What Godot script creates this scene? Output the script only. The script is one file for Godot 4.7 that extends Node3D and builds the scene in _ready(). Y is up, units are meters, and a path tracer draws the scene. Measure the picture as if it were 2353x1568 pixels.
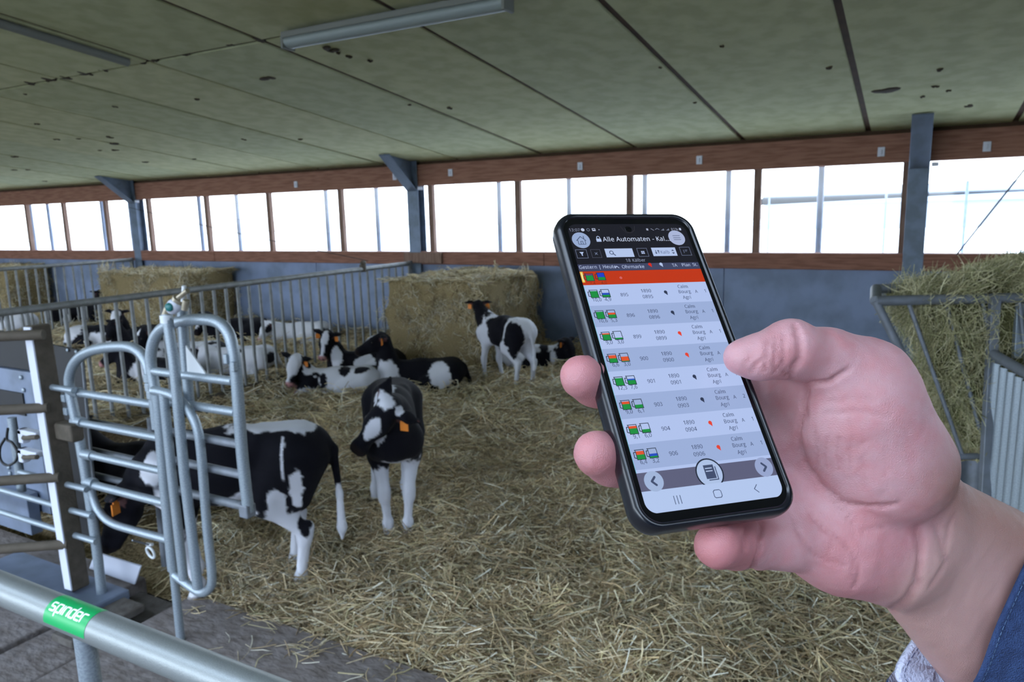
extends Node3D
# A calf barn seen over a phone held in one hand. x runs along the back wall, -z points towards it, y is up, metres.
# The straw bed and the concrete kerb lie at about y = 0, the camera stands at (0, 1.7, 0).

const FOCAL := 1678.5                      # focal length in pixels of the 2353 x 1568 frame
const EYE := Vector3(0, 1.7, 0)
const WALL := -8.2                         # inner face of the back wall
var cam_basis := Basis()
var M := {}                                # materials
var used := {}                             # names taken at top level
var noise := FastNoiseLite.new()
var rough := FastNoiseLite.new()

func _ready():
	# ---------------------------------------------------------------- camera, sky, exposure
	var cam := Camera3D.new()
	cam.name = "camera"
	cam.fov = rad_to_deg(2.0 * atan(784.0 / FOCAL))
	cam.position = EYE
	cam.rotation_degrees = Vector3(-9.97, 28.83, -1.46)
	cam.near = 0.02
	cam.far = 400.0
	var lens := CameraAttributesPhysical.new()
	lens.frustum_focal_length = 24.0
	lens.frustum_focus_distance = 0.35
	lens.exposure_aperture = 26.0
	lens.frustum_near = 0.02
	lens.frustum_far = 400.0
	cam.attributes = lens
	add_child(cam)
	cam.fov = rad_to_deg(2.0 * atan(784.0 / FOCAL))
	cam.current = true
	cam_basis = cam.basis
	var sky_mat := ProceduralSkyMaterial.new()
	sky_mat.sky_top_color = Color(0.82, 0.9, 1.0)
	sky_mat.sky_horizon_color = Color(0.9, 0.95, 1.0)
	sky_mat.ground_horizon_color = Color(0.62, 0.64, 0.66)
	sky_mat.ground_bottom_color = Color(0.5, 0.52, 0.54)
	sky_mat.sun_angle_max = 0.0
	sky_mat.energy_multiplier = SKY
	var sky := Sky.new()
	sky.sky_material = sky_mat
	var env := Environment.new()
	env.background_mode = Environment.BG_SKY
	env.sky = sky
	env.tonemap_mode = Environment.TONE_MAPPER_LINEAR
	env.tonemap_exposure = 1.0
	env.sdfgi_enabled = true
	env.ssao_enabled = true
	env.ssil_enabled = true
	var we := WorldEnvironment.new()
	we.name = "daylight"
	we.environment = env
	add_child(we)
	# ---------------------------------------------------------------- the place, then the things in it
	noise.seed = 11
	noise.frequency = 1.0
	noise.fractal_octaves = 3
	rough.seed = 5
	rough.frequency = 1.0
	rough.fractal_octaves = 2
	materials()
	barn()
	ground()
	fences()
	bales()
	stalls()
	front_rail()
	hay_rack()
	calves()
	phone()
	hand()

const SKY := 8.3

# ==================================================================== pixels to points
func ray(px: float, py: float) -> Vector3:
	return cam_basis * Vector3((px - 1176.5) / FOCAL, (784.0 - py) / FOCAL, -1.0)

func on_y(px: float, py: float, h := 0.0) -> Vector3:
	var r := ray(px, py)
	return EYE + r * ((h - EYE.y) / r.y)

func on_z(px: float, py: float, z: float) -> Vector3:
	var r := ray(px, py)
	return EYE + r * (z / r.z)

func on_x(px: float, py: float, x: float) -> Vector3:
	var r := ray(px, py)
	return EYE + r * (x / r.x)

func deep(px: float, py: float, d: float) -> Vector3:
	return EYE + ray(px, py) * d

# ==================================================================== mesh collector
class MB:
	var v := PackedVector3Array()
	var n := PackedVector3Array()
	var c := PackedColorArray()
	var uv := PackedVector2Array()
	var ix := PackedInt32Array()
	var tint := Color.WHITE

	func vert(p: Vector3, nn: Vector3, t := Vector2.ZERO) -> int:
		v.append(p)
		n.append(nn)
		c.append(tint)
		uv.append(t)
		return v.size() - 1

	func tri(a: int, b: int, d: int) -> void:      # turns the triangle so that it faces along its normals
		var g := (v[b] - v[a]).cross(v[d] - v[a])
		if g.dot(n[a] + n[b] + n[d]) > 0.0:
			ix.append_array([a, d, b])
		else:
			ix.append_array([a, b, d])

	func quad(a: int, b: int, d: int, e: int) -> void:
		tri(a, b, d)
		tri(a, d, e)

	func face(p: Array, nn: Vector3, t := []) -> void:      # a flat polygon, fan from its first point
		var s := []
		for i in p.size():
			s.append(vert(p[i], nn, t[i] if t.size() else Vector2.ZERO))
		for i in range(1, p.size() - 1):
			tri(s[0], s[i], s[i + 1])

	func box(lo: Vector3, hi: Vector3, bev := 0.004, tr := Transform3D()) -> void:
		var mid := (lo + hi) * 0.5
		var h := (hi - lo).abs() * 0.5
		var b := minf(bev, minf(h.x, minf(h.y, h.z)) * 0.45)
		var id := {}
		for sx in [-1, 1]:
			for sy in [-1, 1]:
				for sz in [-1, 1]:
					for ax in 3:
						var p := Vector3(h.x * sx, h.y * sy, h.z * sz)
						var s := Vector3(sx, sy, sz)
						var nn := Vector3.ZERO
						for k in 3:
							if k != ax:
								p[k] -= s[k] * b
						nn[ax] = s[ax]
						id[[sx, sy, sz, ax]] = vert(tr * (mid + p), (tr.basis * nn).normalized())
		for ax in 3:
			var k1 := (ax + 1) % 3
			var k2 := (ax + 2) % 3
			for s in [-1, 1]:
				var q := []
				for e in [[-1, -1], [1, -1], [1, 1], [-1, 1]]:
					var key := [0, 0, 0]
					key[ax] = s
					key[k1] = e[0]
					key[k2] = e[1]
					q.append(id[[key[0], key[1], key[2], ax]])
				quad(q[0], q[1], q[2], q[3])
			for s1 in [-1, 1]:                                # chamfers along this axis
				for s2 in [-1, 1]:
					var a := [0, 0, 0]
					a[k1] = s1
					a[k2] = s2
					var z := a.duplicate()
					a[ax] = -1
					z[ax] = 1
					quad(id[[a[0], a[1], a[2], k1]], id[[z[0], z[1], z[2], k1]], id[[z[0], z[1], z[2], k2]], id[[a[0], a[1], a[2], k2]])
		for sx in [-1, 1]:
			for sy in [-1, 1]:
				for sz in [-1, 1]:
					tri(id[[sx, sy, sz, 0]], id[[sx, sy, sz, 1]], id[[sx, sy, sz, 2]])

	# a round bar along a path; r is one radius or a list of them
	func tube(path: Array, r, sides := 14, capped := true) -> void:
		var m := path.size()
		var up := Vector3.UP
		var d0: Vector3 = (path[1] - path[0]).normalized()
		if absf(d0.dot(up)) > 0.9:
			up = Vector3.RIGHT
		var side := d0.cross(up).normalized()
		var first := []
		for i in m:
			var d: Vector3 = (path[mini(i + 1, m - 1)] - path[maxi(i - 1, 0)]).normalized()
			side = (side - d * side.dot(d)).normalized()
			var other := d.cross(side)
			var ring := []
			var rad: float = r[i] if r is Array or r is PackedFloat32Array else r
			for k in sides:
				var a := TAU * k / sides
				var nn := side * cos(a) + other * sin(a)
				ring.append(vert(path[i] + nn * rad, nn, Vector2(float(k) / sides, float(i) / m)))
			if i > 0:
				for k in sides:
					quad(first[k], first[(k + 1) % sides], ring[(k + 1) % sides], ring[k])
			if capped and (i == 0 or i == m - 1):
				var nn2 := -d if i == 0 else d
				var mid := vert(path[i], nn2)
				var rim := []
				for k in sides:
					rim.append(vert(v[ring[k]], nn2))
				for k in sides:
					tri(mid, rim[k], rim[(k + 1) % sides])
			first = ring

	# closed rings of equal length joined into a skin, with smooth normals taken from the rings
	func loft(rings: Array, cap0 := true, cap1 := true) -> void:
		var rows := rings.size()
		var cols: int = rings[0].size()
		var base := v.size()
		for i in rows:
			for k in cols:
				var du: Vector3 = rings[i][(k + 1) % cols] - rings[i][(k + cols - 1) % cols]
				var dv: Vector3 = rings[mini(i + 1, rows - 1)][k] - rings[maxi(i - 1, 0)][k]
				vert(rings[i][k], du.cross(dv).normalized(), Vector2(float(k) / cols, float(i) / maxi(rows - 1, 1)))
		# make the normals point outwards
		var mid := Vector3.ZERO
		for k in cols:
			mid += rings[rows / 2][k] / cols
		var sense := 0.0
		for k in cols:
			sense += n[base + (rows / 2) * cols + k].dot(rings[rows / 2][k] - mid)
		if sense < 0.0:
			for i in range(base, v.size()):
				n[i] = -n[i]
		for i in rows - 1:
			for k in cols:
				quad(base + i * cols + k, base + i * cols + (k + 1) % cols, base + (i + 1) * cols + (k + 1) % cols, base + (i + 1) * cols + k)
		for e in 2:
			if (e == 0 and cap0) or (e == 1 and cap1):
				var row: Array = rings[0] if e == 0 else rings[rows - 1]
				var cen := Vector3.ZERO
				for p in row:
					cen += p / cols
				var nb: Array = rings[1] if e == 0 else rings[rows - 2]
				var cen2 := Vector3.ZERO
				for p in nb:
					cen2 += p / cols
				var nn: Vector3 = (row[1] - row[0]).cross(row[cols / 3] - row[0]).normalized()
				if nn.dot(cen - cen2) < 0.0:
					nn = -nn
				var mv := vert(cen, nn)
				var rim := []
				for p in row:
					rim.append(vert(p, nn))
				for k in cols:
					tri(mv, rim[k], rim[(k + 1) % cols])

	func blob(mid: Vector3, r: Vector3, b := Basis(), rows := 8, cols := 12) -> void:
		var grid := []
		for i in rows + 1:
			var row := []
			for k in cols:
				var th := PI * i / rows
				var ph := TAU * k / cols
				var u := Vector3(sin(th) * cos(ph), cos(th), sin(th) * sin(ph))
				row.append(vert(mid + b * (u * r), (b * (u / r)).normalized()))
			grid.append(row)
		for i in rows:
			for k in cols:
				quad(grid[i][k], grid[i][(k + 1) % cols], grid[i + 1][(k + 1) % cols], grid[i + 1][k])

	func mesh() -> ArrayMesh:
		var arr := []
		arr.resize(Mesh.ARRAY_MAX)
		arr[Mesh.ARRAY_VERTEX] = v
		arr[Mesh.ARRAY_NORMAL] = n
		arr[Mesh.ARRAY_COLOR] = c
		arr[Mesh.ARRAY_TEX_UV] = uv
		arr[Mesh.ARRAY_INDEX] = ix
		var am := ArrayMesh.new()
		am.add_surface_from_arrays(Mesh.PRIMITIVE_TRIANGLES, arr)
		return am

func smooth_path(p: Array, steps := 6) -> Array:             # Catmull-Rom through the points
	var out := []
	for i in p.size() - 1:
		var a: Vector3 = p[maxi(i - 1, 0)]
		var b: Vector3 = p[i]
		var c: Vector3 = p[i + 1]
		var d: Vector3 = p[mini(i + 2, p.size() - 1)]
		for s in steps:
			out.append(b.cubic_interpolate(c, a, d, float(s) / steps))
	out.append(p[p.size() - 1])
	return out

# ==================================================================== naming
func numbered(called: String) -> String:
	if not used.has(called):
		used[called] = 0
		return called
	used[called] += 1
	return "%s_%03d" % [called, used[called]]

func tag(o: Node3D, label: String, category: String, group := "") -> Node3D:
	o.set_meta("label", label)
	o.set_meta("category", category)
	if group:
		o.set_meta("group", group)
	return o

func thing(called: String, label: String, category: String, at := Vector3.ZERO, turn := 0.0, group := "") -> Node3D:
	var o := Node3D.new()
	o.name = numbered(called)
	add_child(o)
	o.position = at
	o.rotation.y = turn
	return tag(o, label, category, group)

func put(called: String, m: Mesh, material: Material, parent: Node3D = null) -> MeshInstance3D:
	var o := MeshInstance3D.new()
	o.mesh = m
	o.material_override = material
	if parent == null:
		o.name = numbered(called)
		add_child(o)
	else:
		var k := 0
		var nm := called
		while parent.has_node(nm):
			k += 1
			nm = "%s_%03d" % [called, k]
		o.name = nm
		parent.add_child(o)
	return o

func structure(o: Node3D, label := "") -> Node3D:
	o.set_meta("kind", "structure")
	if label:
		o.set_meta("label", label)
	return o

func group_node(called: String) -> Node3D:
	var o := Node3D.new()
	o.name = numbered(called)
	add_child(o)
	return o

func bar(called: String, path: Array, r: float, material: Material, parent: Node3D, sides := 14) -> MeshInstance3D:
	var b := MB.new()
	b.tube(path, r, sides)
	return put(called, b.mesh(), material, parent)

func block(called: String, lo: Vector3, hi: Vector3, material: Material, parent: Node3D = null, bev := 0.004, tr := Transform3D()) -> MeshInstance3D:
	var b := MB.new()
	b.box(lo, hi, bev, tr)
	return put(called, b.mesh(), material, parent)

# ==================================================================== materials
func tex(seed_: int, freq: float, colors: Array, stops: Array, octaves := 4, size := 512, kind := FastNoiseLite.TYPE_SIMPLEX_SMOOTH, nrm := 0.0) -> NoiseTexture2D:
	var f := FastNoiseLite.new()
	f.seed = seed_
	f.frequency = freq
	f.fractal_octaves = octaves
	f.noise_type = kind
	var t := NoiseTexture2D.new()
	t.width = size
	t.height = size
	t.seamless = true
	t.seamless_blend_skirt = 0.2
	t.noise = f
	if nrm > 0.0:
		t.as_normal_map = true
		t.bump_strength = nrm
	elif colors.size():
		var g := Gradient.new()
		g.offsets = PackedFloat32Array(stops)
		g.colors = PackedColorArray(colors)
		t.color_ramp = g
	return t

func rgb8(r: int, g: int, b: int) -> Color:
	return Color(r / 255.0, g / 255.0, b / 255.0)

func lin8(r: int, g: int, b: int) -> Color:
	return rgb8(r, g, b).srgb_to_linear()

func mat(called: String, color: Color, roughness := 0.8, metallic := 0.0) -> StandardMaterial3D:
	var m := StandardMaterial3D.new()
	m.resource_name = called
	m.albedo_color = color
	m.roughness = roughness
	m.metallic = metallic
	M[called] = m
	return m

func clad(m: StandardMaterial3D, t: Texture2D, scale: Vector3, bump: Texture2D = null, depth := 0.0, world := true) -> void:
	m.uv1_triplanar = true
	m.uv1_world_triplanar = world
	m.uv1_scale = scale
	if t:
		m.albedo_texture = t
	if bump:
		m.heightmap_enabled = true
		m.heightmap_texture = bump
		m.heightmap_scale = depth

func materials() -> void:
	var W := Color.WHITE
	var fine := tex(3, 0.05, [], [], 5)
	var cloudy := tex(4, 0.012, [Color(0.88, 0.88, 0.86), Color(0.95, 0.95, 0.94), W], [0.25, 0.5, 0.75], 5)
	for k in 4:                                              # four tones of the roof panels
		var t: Color = [rgb8(180, 181, 138), rgb8(173, 175, 133), rgb8(184, 184, 141), rgb8(176, 179, 140)][k]
		var m := mat("roof_panel_%d" % k, t, 0.92)
		clad(m, tex(20 + k, 0.02, [Color(0.92, 0.92, 0.9), Color(0.965, 0.965, 0.96), W], [0.3, 0.5, 0.7], 6), Vector3.ONE * 0.4)
	clad(mat("roof_joint", rgb8(74, 54, 36), 0.95), cloudy, Vector3.ONE)
	clad(mat("dirt", rgb8(66, 56, 42), 1.0), cloudy, Vector3.ONE * 3.0)
	clad(mat("paint_blue", rgb8(126, 141, 172), 0.7), cloudy, Vector3.ONE * 0.35)
	var grain := tex(7, 0.02, [Color(0.86, 0.83, 0.81), Color(0.94, 0.935, 0.93), W], [0.25, 0.5, 0.75], 5)
	clad(mat("beam_wood", rgb8(150, 108, 90), 0.85), grain, Vector3(0.25, 3.0, 1.0))
	clad(mat("sill_wood", rgb8(140, 98, 82), 0.85), grain, Vector3(0.3, 3.0, 1.0))
	clad(mat("frame_wood", rgb8(130, 105, 92), 0.85), grain, Vector3(2.0, 0.3, 2.0))
	clad(mat("post_steel", rgb8(112, 126, 146), 0.55, 0.35), cloudy, Vector3.ONE * 0.8)
	clad(mat("bar_steel", rgb8(110, 122, 146), 0.6, 0.2), cloudy, Vector3.ONE)
	var spangle := tex(9, 0.06, [Color(0.86, 0.87, 0.88), Color(0.94, 0.95, 0.955), W], [0.3, 0.5, 0.7], 4)
	clad(mat("galvanised", rgb8(164, 175, 184), 0.42, 0.5), spangle, Vector3.ONE * 5.0)
	clad(mat("galvanised_rail", rgb8(168, 174, 176), 0.42, 0.5), tex(10, 0.3, [Color(0.6, 0.61, 0.6), Color(0.9, 0.9, 0.89), W], [0.3, 0.5, 0.7], 2), Vector3.ONE * 8.0, fine, 0.03)
	clad(mat("galvanised_dull", rgb8(126, 132, 142), 0.55, 0.4), cloudy, Vector3.ONE * 2.0, fine, 0.05)
	clad(mat("galvanised_dirty", rgb8(88, 80, 70), 0.75, 0.2), cloudy, Vector3.ONE * 2.5, fine, 0.1)
	clad(mat("fence_steel", rgb8(140, 143, 146), 0.6, 0.35), cloudy, Vector3.ONE * 1.6)
	clad(mat("housing_grey", rgb8(116, 128, 150), 0.5, 0.1), cloudy, Vector3.ONE * 0.8)
	clad(mat("black_sheet", rgb8(13, 16, 22), 0.6), cloudy, Vector3.ONE)
	mat("white_plastic", rgb8(205, 210, 224), 0.45)
	mat("pale_metal", rgb8(215, 220, 224), 0.5, 0.1)
	mat("lamp_housing", rgb8(118, 120, 112), 0.7)
	mat("lamp_cover", rgb8(142, 152, 148), 0.5)
	mat("green_valve", rgb8(30, 110, 110), 0.4)
	clad(mat("brass", rgb8(190, 180, 160), 0.35, 0.7), cloudy, Vector3.ONE * 4)
	mat("rubber", rgb8(22, 24, 28), 0.6)
	var conc := tex(12, 0.025, [Color(0.82, 0.8, 0.78), Color(0.92, 0.91, 0.9), W], [0.2, 0.5, 0.8], 6)
	clad(mat("concrete", rgb8(126, 120, 119), 0.85), conc, Vector3(0.7, 1.0, 1.4), fine, 0.35)
	clad(mat("concrete_dark", rgb8(92, 88, 84), 0.9), conc, Vector3.ONE * 0.9, fine, 0.4)
	mat("yard", rgb8(222, 224, 226), 0.95)
	mat("far_wall", rgb8(156, 160, 168), 0.95)
	mat("far_roof", rgb8(136, 143, 153), 0.95)
	mat("yard_dark", rgb8(104, 106, 104), 0.95)
	clad(mat("litter", rgb8(182, 166, 130), 1.0), tex(13, 0.05, [Color(0.55, 0.51, 0.45), Color(0.85, 0.83, 0.78), W], [0.2, 0.5, 0.8], 6), Vector3.ONE * 1.5, fine, 1.5)
	M.litter.vertex_color_use_as_albedo = true
	var s := mat("straw", W, 0.75)
	s.vertex_color_use_as_albedo = true
	s.backlight_enabled = true
	s.backlight = Color(0.5, 0.5, 0.5)
	clad(mat("bale", rgb8(172, 158, 122), 1.0), tex(14, 0.09, [Color(0.45, 0.4, 0.33), Color(0.8, 0.77, 0.7), W], [0.25, 0.5, 0.75], 5), Vector3(2.0, 4.0, 2.0))
	clad(mat("hay_core", rgb8(128, 126, 84), 1.0), tex(15, 0.09, [Color(0.4, 0.4, 0.33), Color(0.8, 0.8, 0.7), W], [0.25, 0.5, 0.75], 5), Vector3.ONE * 3, fine, 1.5)
	var coat := mat("coat", W, 0.75)
	coat.vertex_color_use_as_albedo = true
	coat.rim_enabled = true
	coat.rim = 0.06
	coat.rim_tint = 0.5
	coat.metallic_specular = 0.25
	coat.heightmap_enabled = true
	coat.heightmap_texture = tex(16, 0.15, [], [], 4)
	coat.heightmap_scale = 0.2
	coat.uv1_triplanar = true
	coat.uv1_scale = Vector3(4, 9, 9)
	mat("eye", rgb8(12, 10, 12), 0.08)
	mat("ear_tag", rgb8(222, 128, 36), 0.5)
	mat("hoof", rgb8(70, 62, 56), 0.6)
	mat("tail_hair", rgb8(214, 214, 220), 0.9)
	var pane := mat("clear_pane", Color(1, 1, 1, 0.06), 0.05)
	pane.transparency = BaseMaterial3D.TRANSPARENCY_ALPHA
	mat("thread", rgb8(120, 120, 116), 0.9)

# ==================================================================== the barn
func ceil_y(z: float) -> float:
	return 2.4 + 0.119 * (z + 8.2)

func barn() -> void:
	# yard outside, so that daylight is thrown back under the roof
	structure(block("ground", Vector3(-90, -0.5, -120), Vector3(90, -0.32, -8.45), M.yard, null, 0.01), "pale yard beyond the windows")
	structure(block("ground", Vector3(-60, -0.5, 5.2), Vector3(60, -0.32, 80), M.yard_dark, null, 0.01), "unseen yard on the open side, darkened against bounce light")  # toned dark so that less daylight bounces to the near ceiling
	# roof panels: rows along x, each panel a piece; the joints between them are recessed and dark
	var roof := structure(group_node("ceiling"), "sloping ceiling of greenish grey panels with dark joints")
	var backing := MB.new()
	var slope := Vector3(0, 0.119, 1.0).normalized()
	var upn := Vector3(0, 1.0, -0.119).normalized()
	var rb := Basis(Vector3.RIGHT, upn, slope)
	backing.box(Vector3(-25.5, 0.014, 10.25), Vector3(13.5, 0.16, 13.6), 0.01, Transform3D(rb, Vector3(0, ceil_y(WALL), WALL)))
	backing.box(Vector3(-25.5, 0.014, -0.6), Vector3(13.5, 0.16, 8.87), 0.01, Transform3D(rb, Vector3(0, ceil_y(WALL), WALL)))
	put("roof_deck", backing.mesh(), M.roof_joint, roof)
	var rows := [[-0.45, 4.335], [4.365, 8.86], [10.25, 13.5]]
	var rng := RandomNumberGenerator.new()
	rng.seed = 8
	for r in rows.size():
		var b := MB.new()
		b.box(Vector3(-0.577, 0.0, 0), Vector3(0.577, 0.055, rows[r][1] - rows[r][0]), 0.006)
		var pm := b.mesh()
		for i in 32:
			var x := -25.06 + i * 1.2
			var p := put("roof_panel", pm, M["roof_panel_%d" % rng.randi_range(0, 3)], roof)
			p.transform = Transform3D(rb, Vector3(x, ceil_y(WALL), WALL) + slope * rows[r][0] + upn * rng.randf_range(-0.003, 0.004))
	# an unseen clear strip, added in the roof to brighten the straw with daylight
	for i in 8:
		var sk := MB.new()
		sk.face([Vector3(0, 0, 8.86), Vector3(4.84, 0, 8.86), Vector3(4.84, 0, 10.26), Vector3(0, 0, 10.26)], Vector3.DOWN)
		put("added_skylight_pane", sk.mesh(), M.clear_pane, roof).transform = Transform3D(rb, Vector3(-25.4 + i * 4.86, ceil_y(WALL) + 0.05, WALL))
	# rusty dirt where the joints cross, and fly dirt and nests on the panels
	var spots := [[210, 520, 20], [625, 182, 30], [1035, 248, 9], [945, 240, 9], [2035, 213, 42], [1906, 155, 10], [2160, 160, 10], [2225, 243, 12], [2150, 198, 9], [2180, 208, 7], [2120, 222, 8], [265, 330, 14],
		[266, 345, 12], [255, 315, 12], [560, 320, 8], [335, 372, 10], [130, 320, 9], [225, 345, 9], [448, 228, 10], [265, 245, 8], [60, 215, 9], [85, 285, 8], [33, 360, 10], [32, 390, 9], [65, 390, 7], [104, 416, 8], [760, 113, 22],
		[800, 130, 9], [775, 122, 7], [850, 139, 8], [443, 365, 8], [690, 320, 6], [1600, 235, 8], [1515, 155, 7], [1660, 105, 7], [180, 318, 7], [100, 183, 12], [62, 190, 16], [140, 175, 18], [185, 166, 20], [220, 157, 16],
		[330, 133, 16], [405, 119, 14], [510, 97, 14], [560, 84, 26], [628, 73, 10], [290, 137, 22], [95, 180, 22]]
	for s in spots:
		var r := ray(s[0], s[1])
		var t := (ceil_y(0.0) - EYE.y) / (r.y - 0.119 * r.z)
		var p := EYE + r * t
		if absf(p.z + 3.86) < 0.12:
			p.z = -3.87
		var size: float = s[2] * t / FOCAL
		var b := MB.new()
		var turn := rng.randf_range(0, TAU)
		for k in 3:
			var a := rng.randf_range(0, TAU)
			b.blob(Vector3(cos(a), 0, sin(a)) * size * 0.5, Vector3(size * rng.randf_range(0.4, 0.8), 0.012, size * rng.randf_range(0.25, 0.5)), Basis(Vector3.UP, a), 4, 9)
		var o := put("dirt_spot", b.mesh(), M.dirt, roof)
		o.transform = Transform3D(rb * Basis(Vector3.UP, turn * 0.1), p)
	# pale duct under the joint at the upper left
	bar("cable_duct", [Vector3(-5.34, ceil_y(-3.75) - 0.03, -3.75), Vector3(-5.34, ceil_y(-0.4) - 0.03, -0.4)], 0.032, M.lamp_housing, roof, 8)
	# back wall: painted panels under the windows
	var wall := structure(group_node("wall_back"), "blue grey painted panel wall under the windows")
	for i in 13:
		var x := -25.82 + i * 3.0
		block("wall_panel", Vector3(x + 0.003, -0.4, WALL - 0.14), Vector3(x + 2.997, 1.06, WALL + 0.0), M.paint_blue, wall, 0.004)
	var left := structure(group_node("wall_left"))
	block("wall_panel", Vector3(-25.6, -0.4, -8.4), Vector3(-25.4, 4.2, 5.2), M.paint_blue, left, 0.005)
	var right := structure(group_node("wall_right"))
	block("wall_panel", Vector3(12.4, -0.4, -8.4), Vector3(12.6, 4.2, 5.2), M.paint_blue, right, 0.005)
	# front: closed to the right, open to the yard on the left between a low wall and the eaves
	var front := structure(group_node("wall_front_unseen"))  # unseen wall, its opening shaped to light the hand from the left
	block("wall_panel", Vector3(0.8, -0.4, 5.1), Vector3(12.6, 4.2, 5.25), M.paint_blue, front, 0.005)
	block("wall_panel", Vector3(-25.6, -0.4, 5.1), Vector3(0.8, 0.3, 5.25), M.paint_blue, front, 0.005)
	block("wall_panel", Vector3(-25.6, 3.3, 5.1), Vector3(0.8, 4.2, 5.25), M.paint_blue, front, 0.005)
	# long timbers above and below the windows
	var top := structure(group_node("trim_1"), "reddish brown timber beam above the windows")
	block("beam", Vector3(-25.4, 2.085, WALL - 0.1), Vector3(12.4, 2.36, WALL + 0.03), M.beam_wood, top, 0.006)
	block("beam_gap", Vector3(-25.4, 2.36, WALL - 0.1), Vector3(12.4, 2.5, WALL - 0.02), M.roof_joint, top, 0.004)
	for q in [[1607, 368], [2025, 349], [2268, 337], [1333, 382], [1035, 397], [907, 406], [680, 424]]:
		var p := on_z(q[0], q[1], WALL + 0.035)
		var b := MB.new()
		b.box(Vector3(-0.032, -0.045, -0.006), Vector3(0.032, 0.045, 0.008), 0.006)
		b.box(Vector3(-0.008, -0.025, 0.006), Vector3(0.008, 0.02, 0.022), 0.004)
		put("mounting_plate", b.mesh(), M.white_plastic, top).position = p
	var low := structure(group_node("trim_2"), "brown timber plank below the windows")
	for i in 7:
		block("sill_plank", Vector3(-25.4 + i * 5.95 - 2.4, 1.04, WALL - 0.12), Vector3(-25.4 + i * 5.95 + 3.545, 1.208, WALL + 0.06), M.sill_wood, low, 0.006)
	block("joint_block", Vector3(-6.12, 1.055, WALL + 0.06), Vector3(-5.5, 1.2, WALL + 0.1), M.frame_wood, low, 0.006)
	# steel posts between the bays, each with a haunch under the roof
	for i in 7:
		var x := -23.8 + i * 5.95
		var po := structure(group_node("trim_%d" % (i + 3)), "grey steel post between the window bays")
		block("flange", Vector3(x - 0.09, -0.3, WALL + 0.05), Vector3(x + 0.09, 2.42, WALL + 0.064), M.post_steel, po, 0.003)
		block("flange", Vector3(x - 0.09, -0.3, WALL - 0.1), Vector3(x + 0.09, 2.4, WALL - 0.086), M.post_steel, po, 0.003)
		block("web", Vector3(x - 0.005, -0.3, WALL - 0.09), Vector3(x + 0.005, 2.4, WALL + 0.055), M.post_steel, po, 0.002)
		var h := MB.new()
		for sx in [-0.006, 0.006]:
			h.face([Vector3(x + sx, 2.02, WALL + 0.06), Vector3(x + sx, ceil_y(WALL + 0.06), WALL + 0.06), Vector3(x + sx, ceil_y(WALL + 0.62), WALL + 0.62)], Vector3(signf(sx), 0, 0))
		var f0 := Vector3(x, 2.02, WALL + 0.06)
		var f1 := Vector3(x, ceil_y(WALL + 0.62) - 0.01, WALL + 0.62)
		var fd := (f1 - f0).normalized()
		h.box(Vector3(-0.085, -0.007, 0), Vector3(0.085, 0.007, f0.distance_to(f1)), 0.003, Transform3D(Basis(Vector3.RIGHT, fd.cross(Vector3.RIGHT), fd), f0))
		put("haunch", h.mesh(), M.post_steel, po)
		var fb := MB.new()
		fb.box(Vector3(-0.03, -0.02, 0), Vector3(0.03, 0.02, 0.05), 0.004)
		put("bracket", fb.mesh(), M.white_plastic, po).position = Vector3(x + 0.13, 2.05, WALL + 0.03)
	# window bays: brown timber mullions inside, steel bars outside, clear panes between
	var wood := [[-15.35, -14.11, -12.82], [-11.62, -10.15, -8.74, -7.3], [-5.72, -4.4, -2.93, -1.5, -0.1], [1.6, 3.1, 4.6], [7.5, 9.0, 10.6], [-21.0, -19.5, -18.2]]
	var steel := [[-15.5, -14.9, -13.18, -12.36], [-10.52, -9.62, -7.72, -6.77], [-4.76, -3.77, -2.8, -1.84, -0.89], [2.4, 3.9], [8.2, 9.8], [-20.2, -18.8]]
	var ends := [[-17.76, -11.94], [-11.81, -5.99], [-5.86, -0.04], [0.09, 5.9], [6.05, 12.3], [-23.7, -17.9]]
	for i in wood.size():
		var win := structure(group_node("window_%d" % (i + 1)), "bright window bay with slim upright bars")
		var xs: Array = [ends[i][0]]
		for x in wood[i]:
			block("mullion", Vector3(x - 0.037, 1.2, WALL - 0.09), Vector3(x + 0.037, 2.1, WALL - 0.02), M.frame_wood, win, 0.004)
			xs.append(x)
		xs.append(ends[i][1])
		for x in steel[i]:
			bar("upright_bar", [Vector3(x, 1.1, WALL - 0.2), Vector3(x, 2.2, WALL - 0.2)], 0.033, M.bar_steel, win, 8)
		for k in xs.size() - 1:
			var b := MB.new()
			var pz := WALL - 0.073               # one thin sheet
			b.face([Vector3(xs[k] + 0.01, 1.19, pz), Vector3(xs[k + 1] - 0.01, 1.19, pz), Vector3(xs[k + 1] - 0.01, 2.1, pz), Vector3(xs[k] + 0.01, 2.1, pz)], Vector3.BACK)
			put("pane", b.mesh(), M.clear_pane, win)
	# long closed lamp under the cross joint of the ceiling
	var lz := -3.8
	var ly := ceil_y(lz) - 0.07
	var lamp := thing("tube_lamp", "long pale tube lamp fixed under the ceiling, switched off", "lamp", Vector3(-2.9, ly, lz))
	var prof := []
	for k in 14:
		var a := PI + PI * k / 13.0
		prof.append(Vector2(cos(a) * 0.055, sin(a) * 0.04 - 0.005))
	prof.append(Vector2(0.055, 0.02))
	prof.append(Vector2(-0.055, 0.02))
	var cov := MB.new()
	var rings := []
	for x in [-0.83, -0.82, 0.82, 0.83]:
		var ring := []
		for q in prof:
			ring.append(Vector3(x, q.y * (0.9 if absf(x) > 0.825 else 1.0), q.x * (0.92 if absf(x) > 0.825 else 1.0)))
		rings.append(ring)
	cov.loft(rings)
	put("diffuser", cov.mesh(), M.lamp_cover, lamp)
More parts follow.
